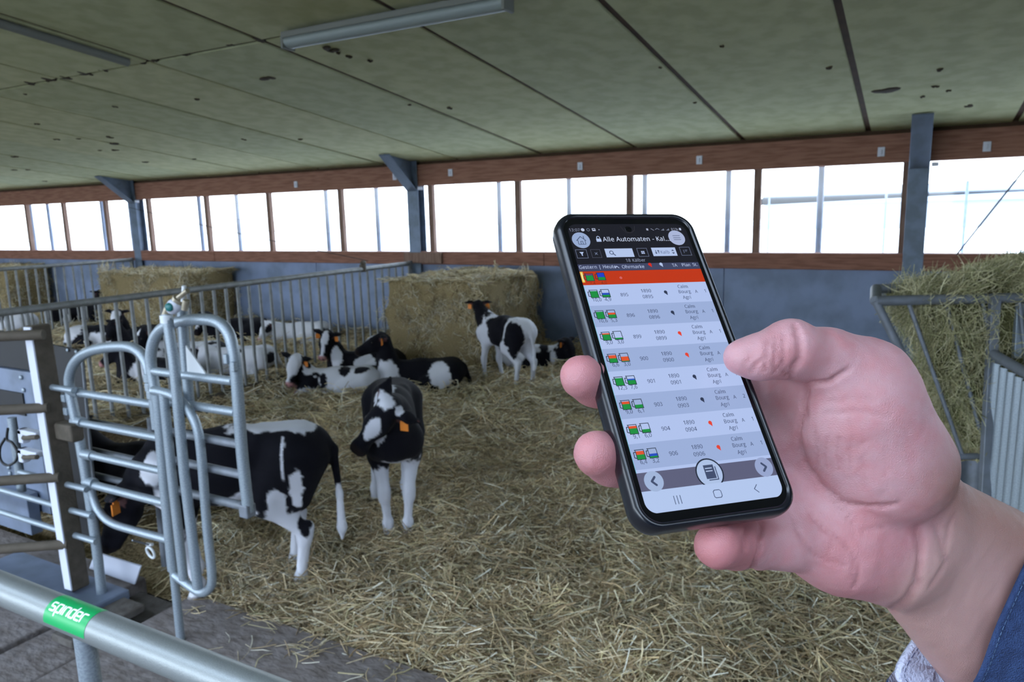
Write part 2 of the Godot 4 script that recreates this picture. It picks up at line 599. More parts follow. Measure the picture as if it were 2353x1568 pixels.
	block("housing", Vector3(-0.84, 0.015, -0.06), Vector3(0.84, 0.055, 0.06), M.lamp_housing, lamp, 0.006)
	for s in [-1, 1]:
		block("end_cap", Vector3(s * 0.835 - 0.012, -0.05, -0.058), Vector3(s * 0.835 + 0.012, 0.03, 0.058), M.lamp_housing, lamp, 0.01)
		bar("hanger", [Vector3(s * 0.5, 0.05, 0), Vector3(s * 0.5, 0.075, 0)], 0.008, M.galvanised_dull, lamp, 8)
	# far off beyond the yard: a long low barn and some poles
	var fb := thing("barn", "long low pale barn far off beyond the windows", "barn", Vector3(14.0, -0.32, -75.0), 0.03)
	block("wall", Vector3(-26, 0, -6), Vector3(26, 2.2, 6), M.far_wall, fb, 0.05)
	var fr := MB.new()
	var gable := []
	for x in [-26.5, 26.5]:
		gable.append([Vector3(x, 2.1, 6.6), Vector3(x, 3.6, 0), Vector3(x, 2.1, -6.6)])
	fr.loft(gable)
	put("roof", fr.mesh(), M.far_roof, fb)
	for q in [[1768, 455, 24.0, "thin pole outside in the pane just left of the pale bar"], [2037, 445, 20.0, "thin pole outside just left of the last brown mullion"], [2224, 415, 16.0, "thin pole outside the window right of the steel post"]]:
		var p := deep(q[0], q[1], q[2])
		tag(bar("pole", [Vector3(p.x, -0.4, p.z), p], 0.03, M.bar_steel, null, 8), q[3], "pole", "thin poles in the yard")
	# wires
	var wire := MB.new()
	wire.tube(smooth_path([Vector3(-12.45, 2.06, -8.05), Vector3(-9.2, 1.57, -7.65), Vector3(-6.0, 1.15, -7.2)], 6), 0.005, 5)
	tag(put("wire", wire.mesh(), M.rubber), "thin wire running from window beam down to the pen fence", "wire")
	var guy := MB.new()
	guy.tube([Vector3(1.0, 2.24, WALL + 0.08), Vector3(0.36, 1.2, WALL + 0.08)], 0.008, 5)
	tag(put("rope", guy.mesh(), M.rubber), "slanting rope across the window right of the steel post", "rope")

# height of the straw
func straw_y(x: float, z: float) -> float:
	var h := 0.045 * noise.get_noise_2d(x * 0.7, z * 0.7) + 0.06 * noise.get_noise_2d(x * 2.4 + 40.0, z * 2.4)
	h += 0.10 * exp(-pow((z + 8.1) / 0.7, 2.0)) * (0.5 + 0.5 * noise.get_noise_2d(x * 0.9, 7.0))
	h += 0.03 * exp(-pow((x + 2.45) / 0.35, 2.0) - pow((z + 2.22) / 0.14, 2.0))
	var edge := clampf((-2.06 - z) / 0.22, 0.0, 1.0)
	return lerpf(-0.07, h, edge * edge * (3.0 - 2.0 * edge)) - 0.02

func dirty(x: float, z: float) -> float:        # 1 where the litter is trodden to dark muck
	var d := exp(-pow((x + 5.6) / 0.5, 2.0)) * clampf((z + 6.2) / 0.8, 0.0, 1.0)
	d = maxf(d, exp(-pow((x + 4.3) / 1.1, 2.0) - pow((z + 2.7) / 0.6, 2.0)) * 0.8)
	return clampf(d * 1.15 + 0.3 * rough.get_noise_2d(x * 1.3, z * 1.3), 0.0, 1.0)

func straw_clump(seed_: int, strands: int, spread: float, length: Vector2, width: float, colors: Array, lift := 0.05, flat := 0.35) -> ArrayMesh:
	var rng := RandomNumberGenerator.new()
	rng.seed = seed_
	var b := MB.new()
	for i in strands:
		var a := rng.randf_range(0, TAU)
		var rad := sqrt(rng.randf()) * spread
		var p := Vector3(cos(a) * rad, rng.randf_range(-0.012, lift) * (1.0 - 0.5 * rad / spread), sin(a) * rad)
		var h := rng.randf_range(0, TAU)
		var d := Vector3(cos(h), rng.randf_range(-flat, flat * 1.2), sin(h)).normalized()
		var l := rng.randf_range(length.x, length.y)
		var bend := Vector3(-sin(h), rng.randf_range(-0.6, 0.35), cos(h)) * rng.randf_range(-1.0, 1.0) * l * 0.5
		var wd := width * rng.randf_range(0.6, 1.35)
		var tone: Color = colors[rng.randi_range(0, colors.size() - 1)]
		b.tint = tone * rng.randf_range(0.78, 1.12)
		var n0 := d.cross(Vector3.UP).normalized()
		var n1 := n0.cross(d)
		var tw := rng.randf_range(0, PI)
		var prev := []
		for s in 4:
			var t := s / 3.0 - 0.5
			var q := p + d * l * t + bend * (0.25 - t * t) * 2.0
			var row := []
			var k0 := n0 * cos(tw) + n1 * sin(tw)
			var k1 := -n0 * sin(tw) + n1 * cos(tw)
			for e in [[1.0, 0.0], [-0.5, 0.5], [-0.5, -0.5]]:
				var off: Vector3 = k0 * e[0] + k1 * e[1]
				row.append(b.vert(q + off * wd * 0.5 * (1.0 if s < 3 else 0.6), off.normalized()))
			if s > 0:
				for k in 3:
					b.quad(prev[k], prev[(k + 1) % 3], row[(k + 1) % 3], row[k])
			prev = row
			tw += rng.randf_range(-0.3, 0.3)
	return b.mesh()

func scatter(called: String, meshes: Array, places: Array, tints: Array, parent: Node3D, material: Material) -> void:
	for k in meshes.size():
		var mine := []
		for i in range(k, places.size(), meshes.size()):
			mine.append(i)
		if mine.is_empty():
			continue
		var mm := MultiMesh.new()
		mm.transform_format = MultiMesh.TRANSFORM_3D
		mm.use_colors = true
		mm.mesh = meshes[k]
		mm.instance_count = mine.size()
		for j in mine.size():
			mm.set_instance_transform(j, places[mine[j]])
			mm.set_instance_color(j, tints[mine[j]])
		var o := MultiMeshInstance3D.new()
		o.multimesh = mm
		o.material_override = material
		var nm := called
		var c := 0
		while parent.has_node(nm):
			c += 1
			nm = "%s_%03d" % [called, c]
		o.name = nm
		o.set_meta("kind", "stuff")
		parent.add_child(o)

var straw_tones := [lin8(224, 207, 168), lin8(208, 188, 148), lin8(234, 222, 190), lin8(186, 166, 130), lin8(216, 204, 160), lin8(160, 140, 110), lin8(240, 236, 218)]
var hay_tones := [lin8(198, 194, 148), lin8(174, 174, 128), lin8(214, 208, 166), lin8(146, 146, 104), lin8(222, 216, 180), lin8(166, 158, 116)]

func ground() -> void:
	# concrete slabs on the near side of the kerb, recessed joints between them
	var fl := structure(group_node("floor"), "worn grey concrete slab floor beside the straw")
	var xs := [-25.4, -9.0, -6.1, -3.17, -2.84, 0.2, 3.2, 12.4]
	for i in xs.size() - 1:
		block("slab", Vector3(xs[i] + 0.009, -0.3, -2.03 + (0.0 if i != 3 else 0.28)), Vector3(xs[i + 1] - 0.009, 0.0 if i != 3 else -0.012, 5.2), M.concrete, fl, 0.012)
	block("slab_bed", Vector3(-25.4, -0.42, -2.0), Vector3(12.4, -0.06, 5.2), M.concrete_dark, fl, 0.01)
	block("slab_bed", Vector3(-25.4, -0.42, WALL), Vector3(12.4, -0.3, -2.0), M.concrete_dark, fl, 0.01)
	# the litter: one surface with its loose stalks
	var bed := group_node("straw_bedding")
	bed.set_meta("kind", "stuff")
	tag(bed, "deep bed of loose straw covering the calf pen floor", "straw")
	var b := MB.new()
	var gx := 250
	var gz := 80
	var x0 := -20.0
	var x1 := 5.0
	for i in gx + 1:
		for k in gz + 1:
			var x := lerpf(x0, x1, float(i) / gx)
			var z := lerpf(WALL, -2.032, float(k) / gz)
			var e := 0.04
			var nn := Vector3(straw_y(x - e, z) - straw_y(x + e, z), 2.0 * e, straw_y(x, z - e) - straw_y(x, z + e)).normalized()
			var dd := dirty(x, z)
			b.tint = Color(1, 1, 1).lerp(Color(0.36, 0.31, 0.26), dd)
			b.vert(Vector3(x, straw_y(x, z), z), nn)
	for i in gx:
		for k in gz:
			var a := i * (gz + 1) + k
			b.quad(a, a + 1, a + gz + 2, a + gz + 1)
	put("litter", b.mesh(), M.litter, bed).set_meta("kind", "stuff")
	var near := []
	for k in 6:
		near.append(straw_clump(100 + k, 44, 0.16, Vector2(0.06, 0.21), 0.0050, straw_tones, 0.06, 0.45))
	var far := []
	for k in 4:
		far.append(straw_clump(200 + k, 44, 0.24, Vector2(0.1, 0.26), 0.008, straw_tones))
	var rng := RandomNumberGenerator.new()
	rng.seed = 77
	for pass_ in 2:
		var places := []
		var tints := []
		var count := 4800 if pass_ == 0 else 4300
		for i in count:
			var x: float
			var z: float
			if pass_ == 0:
				z = -2.12 - 3.15 * pow(rng.randf(), 1.25)
				x = rng.randf_range(-2.9 + (z + 2.12) * 0.75, 0.75)
			else:
				z = rng.randf_range(WALL + 0.05, -4.4)
				x = rng.randf_range(-17.0, 1.2)
				if rng.randf() < 0.35:
					x = rng.randf_range(-5.8, 0.6)
				if rng.randf() < 0.14:
					z = rng.randf_range(-4.6, -2.2)
					x = rng.randf_range(-9.0, -2.9)
			var dd := dirty(x, z)
			if rng.randf() < dd * 0.98:
				continue
			var tone := 1.14 + 0.28 * rough.get_noise_2d(x * 1.1, z * 1.1) + 0.28 * noise.get_noise_2d(x * 3.5, z * 3.5 + 9.0) + rng.randf_range(-0.12, 0.12) - dd * 0.3
			var warm := rng.randf_range(-0.05, 0.05)
			tints.append(Color(tone + warm, tone, tone - warm))
			var up := Vector3(rng.randf_range(-0.5, 0.5), 1, rng.randf_range(-0.5, 0.5)).normalized()
			var bb := Basis(Quaternion(Vector3.UP, up)) * Basis(Vector3.UP, rng.randf_range(0, TAU))
			places.append(Transform3D(bb.scaled(Vector3.ONE * rng.randf_range(0.8, 1.2)), Vector3(x, straw_y(x, z) + 0.004, z)))
		scatter("loose_straw", near if pass_ == 0 else far, places, tints, bed, M.straw)
	# wisps on the slab
	var wisps := [[700, 1500, 0.16, 26], [1130, 1590, 0.2, 18], [610, 1490, 0.22, 8], [860, 1560, 0.2, 14], [450, 1395, 0.1, 5], [505, 1480, 0.1, 3], [395, 1335, 0.12, 5]]
	for i in wisps.size():
		var q: Array = wisps[i]
		var p := on_y(q[0], q[1], 0.004)
		var m := straw_clump(300 + i, q[3], q[2] * 0.5, Vector2(0.05, 0.14), 0.0045, straw_tones, 0.03 if i == 0 else 0.006, 0.3 if i == 0 else 0.05)
		var o := put("straw_wisp", m, M.straw, bed)
		o.set_meta("kind", "stuff")
		o.position = p

# ==================================================================== pen fences
func fence(x: float, z0: float, z1: float, label: String) -> Node3D:
	var f := thing("pen_fence", label, "fence", Vector3(x, 0, z0), 0.0, "upright bar fences between the pens")
	var l := z1 - z0
	bar("top_rail", [Vector3(0, 1.055, 0), Vector3(0, 1.055, l)], 0.03, M.fence_steel, f)
	bar("bottom_rail", [Vector3(0, -0.02, 0), Vector3(0, -0.02, l)], 0.026, M.galvanised_dirty, f)
	var b := MB.new()
	b.tube([Vector3(0, -0.02, 0), Vector3(0, 1.05, 0)], 0.0165, 10)
	var m := b.mesh()
	for i in int((l - 0.06) / 0.145) + 1:
		var o := put("bar", m, M.fence_steel, f)
		o.position = Vector3(0, 0, 0.05 + i * 0.145)
	for z in [0.02, l]:
		bar("end_post", [Vector3(0, -0.1, z), Vector3(0, 1.09, z)], 0.03, M.galvanised_dull, f)
	return f

func fences() -> void:
	var f := fence(-6.0, WALL + 0.1, -2.1, "nearer pen fence of upright bars behind the lying calves")
	var c := MB.new()
	c.tube([Vector3(0, 1.02, 1.0), Vector3(0, 1.11, 1.0)], 0.042, 12)
	c.blob(Vector3(0.01, 1.13, 1.0), Vector3(0.03, 0.03, 0.05))
	put("wire_clamp", c.mesh(), M.galvanised_dirty, f)
	fence(-12.0, WALL + 0.1, -3.4, "farther pen fence of upright bars left of the small bale")

# ==================================================================== bales
func bale(label: String, lo: Vector3, hi: Vector3, seed_: int, clumps: Array) -> void:
	var size := hi - lo
	var o := thing("straw_bale", label, "bale", Vector3((lo.x + hi.x) * 0.5, lo.y, (lo.z + hi.z) * 0.5), 0.0, "big square straw bales along the back wall")
	var h := size * 0.5
	var mid := Vector3(0, h.y, 0)
	var b := MB.new()
	var rng := RandomNumberGenerator.new()
	rng.seed = seed_
	var step := 0.06
	var places := []
	var tints := []
	for ax in 3:
		for s in [-1, 1]:
			if ax == 1 and s == -1:
				continue
			var k1 := (ax + 1) % 3
			var k2 := (ax + 2) % 3
			var n1 := int(size[k1] / step) + 1
			var n2 := int(size[k2] / step) + 1
			var base := b.v.size()
			for i in n1 + 1:
				for j in n2 + 1:
					var p := Vector3.ZERO
					p[ax] = h[ax] * s
					p[k1] = lerpf(-h[k1], h[k1], float(i) / n1)
					p[k2] = lerpf(-h[k2], h[k2], float(j) / n2)
					var inner := p.clamp(-h + Vector3.ONE * 0.07, h - Vector3.ONE * 0.07)
					var d := (p - inner).normalized()
					var q := inner + d * (0.07 + 0.05 * noise.get_noise_3dv((p + lo) * 2.2) + 0.03 * noise.get_noise_3dv((p + lo) * 9.0))
					b.vert(mid + q, d)
			for i in n1:
				for j in n2:
					var a := base + i * (n2 + 1) + j
					b.quad(a, a + 1, a + n2 + 2, a + n2 + 1)
			if (ax == 2 and s == -1) or (ax == 0 and s == -1):
				continue
			var cnt := int(size[k1] * size[k2] * 36.0)
			for i in cnt:
				var p := Vector3.ZERO
				p[ax] = (h[ax] - 0.005) * s
				p[k1] = rng.randf_range(-h[k1], h[k1])
				p[k2] = rng.randf_range(-h[k2], h[k2])
				var up := Vector3.ZERO
				up[ax] = s
				up = (up + Vector3(rng.randf_range(-0.25, 0.25), rng.randf_range(-0.25, 0.25), rng.randf_range(-0.25, 0.25))).normalized()
				var bb := Basis(Quaternion(Vector3.UP, up)) * Basis(Vector3.UP, rng.randf_range(0, TAU))
				places.append(Transform3D(bb, mid + p))
				var tone := rng.randf_range(0.8, 1.1)
				tints.append(Color(tone, tone, tone * 0.97))
	put("bale_body", b.mesh(), M.bale, o)
	scatter("straw_stalks", clumps, places, tints, o, M.straw)

func bales() -> void:
	var clumps := []
	for k in 3:
		clumps.append(straw_clump(400 + k, 60, 0.15, Vector2(0.06, 0.17), 0.0065, straw_tones, 0.012, 0.18))
	bale("big square straw bale in front of wall beside the standing calf", Vector3(-5.2, -0.05, -7.95), Vector3(-3.98, 1.0, -6.5), 1, clumps)
	bale("square straw bale behind the nearer fence, under the windows", Vector3(-11.45, -0.05, -8.1), Vector3(-9.5, 0.93, -7.1), 2, clumps)
	bale("square straw bale behind the farther fence at left edge", Vector3(-17.2, -0.05, -8.1), Vector3(-14.6, 0.93, -7.3), 3, clumps)

# ==================================================================== feeding stalls along the kerb
const GATE := -1.78

func gp(q: Array, dz := 0.0) -> Array:          # points of the stall front, all in the plane over the kerb
	var out := []
	for p in q:
		out.append(on_z(p[0], p[1], GATE + dz))
	return out

func level(q: Array, dz := 0.0) -> Array:       # a level rail between two points of the stall front
	var p := gp(q, dz)
	var y: float = (p[0].y + p[1].y) * 0.5
	return [Vector3(p[0].x, y, p[0].z), Vector3(p[1].x, y, p[1].z)]

func stalls() -> void:
	# the hooped stall front
	var g := thing("stall_gate", "galvanised stall gate with round hoop and curved neck bar, nearest black plate", "gate")
	bar("hoop", smooth_path(gp([[237, 1390], [222, 1260], [205, 1140], [178, 985], [160, 893], [162, 855], [178, 826], [206, 808], [245, 799], [290, 797], [316, 806], [333, 826], [344, 860], [352, 905], [362, 985]]), 6), 0.021, M.galvanised, g, 16)
	bar("rail", level([[166, 900], [372, 934]]), 0.0165, M.galvanised, g)
	bar("rail", level([[176, 968], [380, 1012]]), 0.0165, M.galvanised, g)
	bar("rail", level([[196, 1044], [388, 1086]]), 0.0165, M.galvanised, g)
	bar("rail", level([[200, 1107], [396, 1166]]), 0.0175, M.galvanised, g)
	bar("neck_bar", smooth_path(gp([[207, 1112], [214, 1145], [228, 1177], [257, 1203], [312, 1221], [402, 1245]]), 6), 0.017, M.galvanised, g)
	for q in [[169, 900], [176, 968], [199, 1045], [203, 1108]]:
		var p: Vector3 = on_z(q[0], q[1], GATE)
		bar("sleeve_joint", [p + Vector3(-0.02, 0, 0), p + Vector3(0.045, 0, 0)], 0.022, M.galvanised, g, 12)
	var hb := MB.new()
	hb.box(Vector3(-0.085, -0.045, -0.03), Vector3(0.045, 0.035, 0.03), 0.01)
	put("clamp", hb.mesh(), M.galvanised_dirty, g).position = on_z(165, 990, GATE + 0.02)
	for q in [[150, 915], [155, 945], [340, 870], [343, 890], [347, 908]]:
		var b := MB.new()
		b.box(Vector3(-0.014, -0.018, -0.014), Vector3(0.014, 0.018, 0.014), 0.005)
		put("hinge_lug", b.mesh(), M.galvanised, g).position = on_z(q[0], q[1], GATE + 0.012)
	# its back panel of grey rails, deeper in the pen
	var back := thing("stall_side_panel", "dull grey rails behind the hooped stall gate", "railing")
	for q in [[[170, 958], [352, 1000]], [[176, 1030], [362, 1065]], [[182, 1082], [366, 1130]]]:
		bar("rail", level(q, -0.3), 0.016, M.galvanised_dull, back)
	for q in [[[172, 930], [196, 1190]], [[346, 960], [380, 1300]]]:
		bar("upright", gp(q, -0.3), 0.018, M.galvanised_dull, back)
	# second gate, with the wide hoop and the triangular plate
	var g2 := thing("stall_gate", "galvanised hooped gate with triangular plate above the front calf's back", "gate")
	bar("hoop", smooth_path(gp([[372, 985], [360, 915], [347, 840], [350, 795], [363, 765], [384, 748], [405, 741], [442, 735], [479, 735], [506, 744], [524, 765], [535, 800], [542, 850], [548, 930], [556, 1040], [567, 1140], [571, 1176]], 0.03), 6), 0.021, M.galvanised, g2, 16)
	var bars2 := [[[352, 851], [536, 879]], [[374, 920], [542, 950]], [[390, 990], [549, 1024]], [[400, 1058], [556, 1092]], [[404, 1120], [567, 1172]]]
	for i in bars2.size():
		bar("rail", level(bars2[i], 0.03), 0.0165, M.galvanised if i < 2 else M.galvanised_dull, g2)
	var tp := MB.new()
	var t3 := gp([[428, 794], [480, 868], [432, 858]], 0.03)
	for s in [-1.0, 1.0]:
		tp.face([t3[0] + Vector3(0, 0, 0.003 * s), t3[1] + Vector3(0, 0, 0.003 * s), t3[2] + Vector3(0, 0, 0.003 * s)], Vector3(0, 0, s))
	for i in 3:
		var a: Vector3 = t3[i]
		var c: Vector3 = t3[(i + 1) % 3]
		var nn := (c - a).cross(Vector3.BACK).normalized()
		if nn.dot((t3[0] + t3[1] + t3[2]) / 3.0 - a) > 0.0:
			nn = -nn
		tp.face([a + Vector3(0, 0, -0.003), c + Vector3(0, 0, -0.003), c + Vector3(0, 0, 0.003), a + Vector3(0, 0, 0.003)], nn)
	put("triangle_plate", tp.mesh(), M.pale_metal, g2)
	var fo := MB.new()
	fo.box(Vector3(-0.024, -0.035, -0.024), Vector3(0.024, 0.02, 0.024), 0.008)
	put("hinge_foot", fo.mesh(), M.galvanised_dull, g2).position = on_z(568, 1168, GATE + 0.03)
	for q in [[521, 825], [538, 843]]:
		var b := MB.new()
		b.box(Vector3(-0.01, -0.018, -0.01), Vector3(0.01, 0.018, 0.01), 0.004)
		put("hinge_lug", b.mesh(), M.galvanised, g2).position = on_z(q[0], q[1], GATE + 0.05)
	# the standing tubes between the two gates
	var pa := thing("gate_post", "lower galvanised post standing on slab between the two gates", "post")
	bar("tube", gp([[362, 900], [378, 1105], [398, 1310]], 0.04), 0.022, M.galvanised, pa)
	bar("spigot", gp([[398, 1300], [416, 1478]], 0.04), 0.017, M.galvanised, pa)
	var u := thing("gate_loop", "narrow bent tube loop beside the gate post, rounded at its foot", "gate")
	bar("loop", smooth_path(gp([[352, 898], [375, 902], [403, 912], [431, 940], [453, 984], [463, 1050], [476, 1215], [487, 1325], [480, 1354], [462, 1362], [440, 1350], [402, 1322]], 0.07), 6), 0.0175, M.galvanised, u)
	bar("upright", gp([[376, 905], [396, 1100], [422, 1332]], 0.07), 0.018, M.galvanised, u)
	var pb := thing("water_post", "tall pale post carrying the water valve over the gates", "post")
	bar("tube", gp([[383, 722], [399, 826], [423, 1083], [443, 1248], [455, 1352]], 0.1), 0.019, M.galvanised, pb)
	bar("collar", gp([[382, 724], [384, 742]], 0.1), 0.023, M.pale_metal, pb)
	var v := thing("water_valve", "small brass and white valve with green ball on the tall post", "valve")
	var c0: Vector3 = on_z(381, 728, GATE + 0.1)
	var c1: Vector3 = on_z(403, 704, GATE + 0.1)
	var c2: Vector3 = on_z(418, 672, GATE + 0.1)
	bar("elbow", smooth_path([c0, c0.lerp(c1, 0.5) + Vector3(-0.006, 0.01, 0), c1], 5), 0.016, M.brass, v)
	bar("body", [c1, c1.lerp(c2, 0.6)], 0.021, M.brass, v)
	var vb := MB.new()
	vb.blob(c1 + Vector3(0, 0, 0.006), Vector3(0.034, 0.026, 0.026), Basis(Vector3.BACK, 0.6))
	put("white_ring", vb.mesh(), M.white_plastic, v)
	var vg := MB.new()
	vg.blob(c1 + Vector3(0.004, 0.0, 0.028), Vector3(0.018, 0.016, 0.012))
	put("green_ball", vg.mesh(), M.green_valve, v)
	bar("lever", [on_z(420, 693, GATE + 0.1), on_z(423, 657, GATE + 0.1)], 0.0075, M.pale_metal, v, 8)
	bar("cross_handle", [on_z(410, 684, GATE + 0.11), on_z(431, 668, GATE + 0.11)], 0.009, M.brass, v, 8)
	bar("outlet", [on_z(424, 712, GATE + 0.1), on_z(428, 690, GATE + 0.1)], 0.012, M.brass, v, 10)
	var pc := thing("gate_post", "second pale post behind the water post, with the plate", "post")
	bar("tube", gp([[418, 704], [426, 820], [436, 932]], 0.02), 0.019, M.galvanised, pc)
	# the heavy box post at the left, and its dirty rails
	var bp := thing("box_post", "heavy box post with daylight painted white on its front, left of the gates", "post")
	var top := on_z(70, 750, -1.70)
	var foot := on_z(166, 1364, -1.70)
	var dir := (top - foot).normalized()
	var pbas := Basis(dir.cross(Vector3.BACK).normalized(), dir, Vector3.BACK)
	var pbx := MB.new()
	pbx.box(Vector3(-0.056, 0, -0.085), Vector3(0.0, foot.distance_to(top), -0.004), 0.007, Transform3D(pbas, foot))
	put("post", pbx.mesh(), M.galvanised_dirty, bp)
	var wf := MB.new()
	wf.box(Vector3(-0.055, 0.01, -0.006), Vector3(-0.002, foot.distance_to(top) - 0.005, 0.002), 0.003, Transform3D(pbas, foot))
	put("painted_lit_face", wf.mesh(), M.white_plastic, bp)  # white plate paints the daylight on the front face of the post
	var sr := thing("side_rails", "brown dirty rails running from the box post towards the camera", "railing")
	for q in [[80, 770], [92, 938], [118, 1098], [138, 1252]]:
		var p: Vector3 = on_z(q[0], q[1], -1.70)
		bar("rail", [p + Vector3(0.03, 0, -0.02), p + Vector3(-0.22, 0, 0.16), p + Vector3(-0.44, -0.01, 0.33)], 0.022, M.galvanised_dirty, sr)
	# rails of the feeding station, left of the hooped gate
	var fr := thing("feed_rails", "three bright level rails in front of the grey feeder housing", "railing")
	for q in [[[45, 1080], [200, 1131]], [[0, 1119], [212, 1194]], [[0, 1168], [222, 1255]], [[100, 888], [170, 897]]]:
		var l := level(q, 0.03)
		if q[0][0] == 0:
			l[0].x -= 0.4
		bar("rail", l, 0.0135, M.galvanised, fr)
	bar("upright", gp([[27, 960], [45, 1085], [50, 1130]], -0.02), 0.02, M.galvanised, fr)
	# feeder housing
	var fh := thing("feeder_housing", "grey metal feeder housing with black upper sheet at left edge", "feeder")
	block("grey_panel", Vector3(-5.2, 0.22, -2.02), Vector3(-3.83, 0.975, -1.97), M.housing_grey, fh, 0.006)
	block("black_sheet", Vector3(-5.2, 0.98, -2.03), Vector3(-3.72, 1.16, -1.98), M.black_sheet, fh, 0.004)
	block("side_panel", Vector3(-3.87, 0.22, -2.12), Vector3(-3.83, 0.97, -2.02), M.housing_grey, fh, 0.005)
	block("lower_panel", Vector3(-5.2, 0.12, -1.96), Vector3(-3.9, 0.34, -1.9), M.housing_grey, fh, 0.005)
	block("opening", Vector3(-4.35, 0.74, -1.972), Vector3(-3.92, 0.86, -1.962), M.black_sheet, fh, 0.003)
	for q in [[48, 868], [54, 897], [20, 1075], [23, 1088]]:
		var b := MB.new()
		b.blob(on_z(q[0], q[1], -1.965), Vector3(0.012, 0.012, 0.008), Basis(), 6, 10)
		put("bolt", b.mesh(), M.galvanised, fh)
	var blk := thing("partition_sheet", "black plastic sheet standing between box post and hooped gate", "sheet")
	var bs := MB.new()
	var q4 := [on_z(96, 788, -2.0), on_z(186, 806, -2.0), on_z(226, 1235, -2.0), on_z(128, 1235, -2.0)]
	bs.face([q4[0], q4[1], q4[2], q4[3]], Vector3.BACK)
	bs.face([q4[0] + Vector3(0, 0, -0.012), q4[1] + Vector3(0, 0, -0.012), q4[2] + Vector3(0, 0, -0.012), q4[3] + Vector3(0, 0, -0.012)], Vector3.FORWARD)
	for i in 4:
		var a: Vector3 = q4[i]
		var c: Vector3 = q4[(i + 1) % 4]
		var nn := (c - a).cross(Vector3.BACK).normalized()
		bs.face([a, c, c + Vector3(0, 0, -0.012), a + Vector3(0, 0, -0.012)], nn)
	put("sheet", bs.mesh(), M.black_sheet, blk)
	bar("rim", [q4[1] + Vector3(0.004, 0, 0), q4[2] + Vector3(0.004, 0, 0)], 0.007, M.galvanised_dull, blk, 8)
	for q in [[155, 805], [175, 809]]:
		var b := MB.new()
		b.blob(on_z(q[0], q[1], -1.995), Vector3(0.009, 0.009, 0.006), Basis(), 6, 10)
		put("bolt", b.mesh(), M.galvanised, blk)
	# milk line and fittings left of the box post
	var hose := thing("milk_hose", "thin dark hose looping beside the pale pipe at left edge", "hose")
	var hm := MB.new()
	hm.tube(smooth_path(gp([[18, 985], [16, 1010], [28, 1018], [40, 1040], [36, 1060], [18, 1070], [2, 1058], [0, 1030], [12, 1008]], 0.05), 6), 0.006, 8)
	put("hose", hm.mesh(), M.rubber, hose)
	var lat := thing("gate_latch", "pale double latch bracket on the left of box post", "latch")
	for y in [995, 1040]:
		var p: Vector3 = on_z(75, y, -1.72)
		var b := MB.new()
		b.box(Vector3(-0.09, -0.015, -0.02), Vector3(0.06, 0.012, 0.02), 0.006)
		b.box(Vector3(-0.09, -0.055, -0.02), Vector3(-0.055, 0.012, 0.02), 0.006)
		put("bracket", b.mesh(), M.white_plastic, lat).position = p
		bar("bolt_bar", [p + Vector3(-0.06, -0.028, 0.01), p + Vector3(0.09, 0.0, 0.03)], 0.011, M.galvanised_dirty, lat, 8)
	# white angled splash plate on the slab, with its grey tray
	var tr := thing("feed_trough", "white slotted plate over grey tray on the slab at stall gate", "trough")
	var tp0 := on_y(222, 1268, 0.13)
	var tp1 := on_y(326, 1300, 0.13)
	var tp2 := on_y(312, 1342, 0.02)
	var tp3 := on_y(208, 1305, 0.02)
	var px := MB.new()
	var n1 := (tp1 - tp0).cross(tp3 - tp0).normalized()
	if n1.y < 0.0:
		n1 = -n1
	px.face([tp0, tp1, tp2, tp3], n1)
	px.face([tp0 - n1 * 0.008, tp1 - n1 * 0.008, tp2 - n1 * 0.008, tp3 - n1 * 0.008], -n1)
	px.face([tp1, tp2, tp2 - n1 * 0.008, tp1 - n1 * 0.008], Vector3.RIGHT)
	px.face([tp0, tp3, tp3 - n1 * 0.008, tp0 - n1 * 0.008], Vector3.LEFT)
	px.face([tp0, tp1, tp1 - n1 * 0.008, tp0 - n1 * 0.008], Vector3.UP)
	put("plate", px.mesh(), M.white_plastic, tr)
	var sl := MB.new()
	var sc := tp0.lerp(tp1, 0.86).lerp(tp3.lerp(tp2, 0.86), 0.5)
	sl.blob(sc + n1 * 0.001, Vector3(0.009, 0.002, 0.03), Basis((tp1 - tp0).normalized(), n1, (tp1 - tp0).normalized().cross(n1)), 6, 12)
	sl.blob(tp0.lerp(tp1, 0.95).lerp(tp3, 0.12) + n1 * 0.001, Vector3(0.007, 0.002, 0.007), Basis(), 6, 10)
	put("slot", sl.mesh(), M.rubber, tr)
	block("tray", Vector3(-3.95, 0.0, -1.86), Vector3(-3.05, 0.05, -1.64), M.housing_grey, tr, 0.008)
	block("tray_wall", Vector3(-3.95, 0.0, -1.665), Vector3(-3.0, 0.085, -1.64), M.housing_grey, tr, 0.006)
	block("sill", Vector3(-3.05, -0.01, -1.83), Vector3(-2.9, 0.03, -1.5), M.concrete_dark, tr, 0.01)
	var nip := thing("drinker_ring", "small shiny steel ring on a chain under the neck bar", "ring")
	var rc := on_z(346, 1270, -1.9)
	var rp := []
	for k in 25:
		var a := TAU * k / 24.0
		rp.append(rc + Vector3(cos(a) * 0.024, sin(a) * 0.028, 0.006 * sin(a)))
	bar("ring", rp, 0.006, M.pale_metal, nip, 8)
	bar("eye", [rc + Vector3(-0.022, 0.036, 0), rc + Vector3(0.02, 0.042, 0)], 0.007, M.pale_metal, nip, 8)
	bar("stem", [rc + Vector3(0.0, 0.036, 0), rc + Vector3(0.02, 0.1, 0.09)], 0.004, M.galvanised_dull, nip, 6)

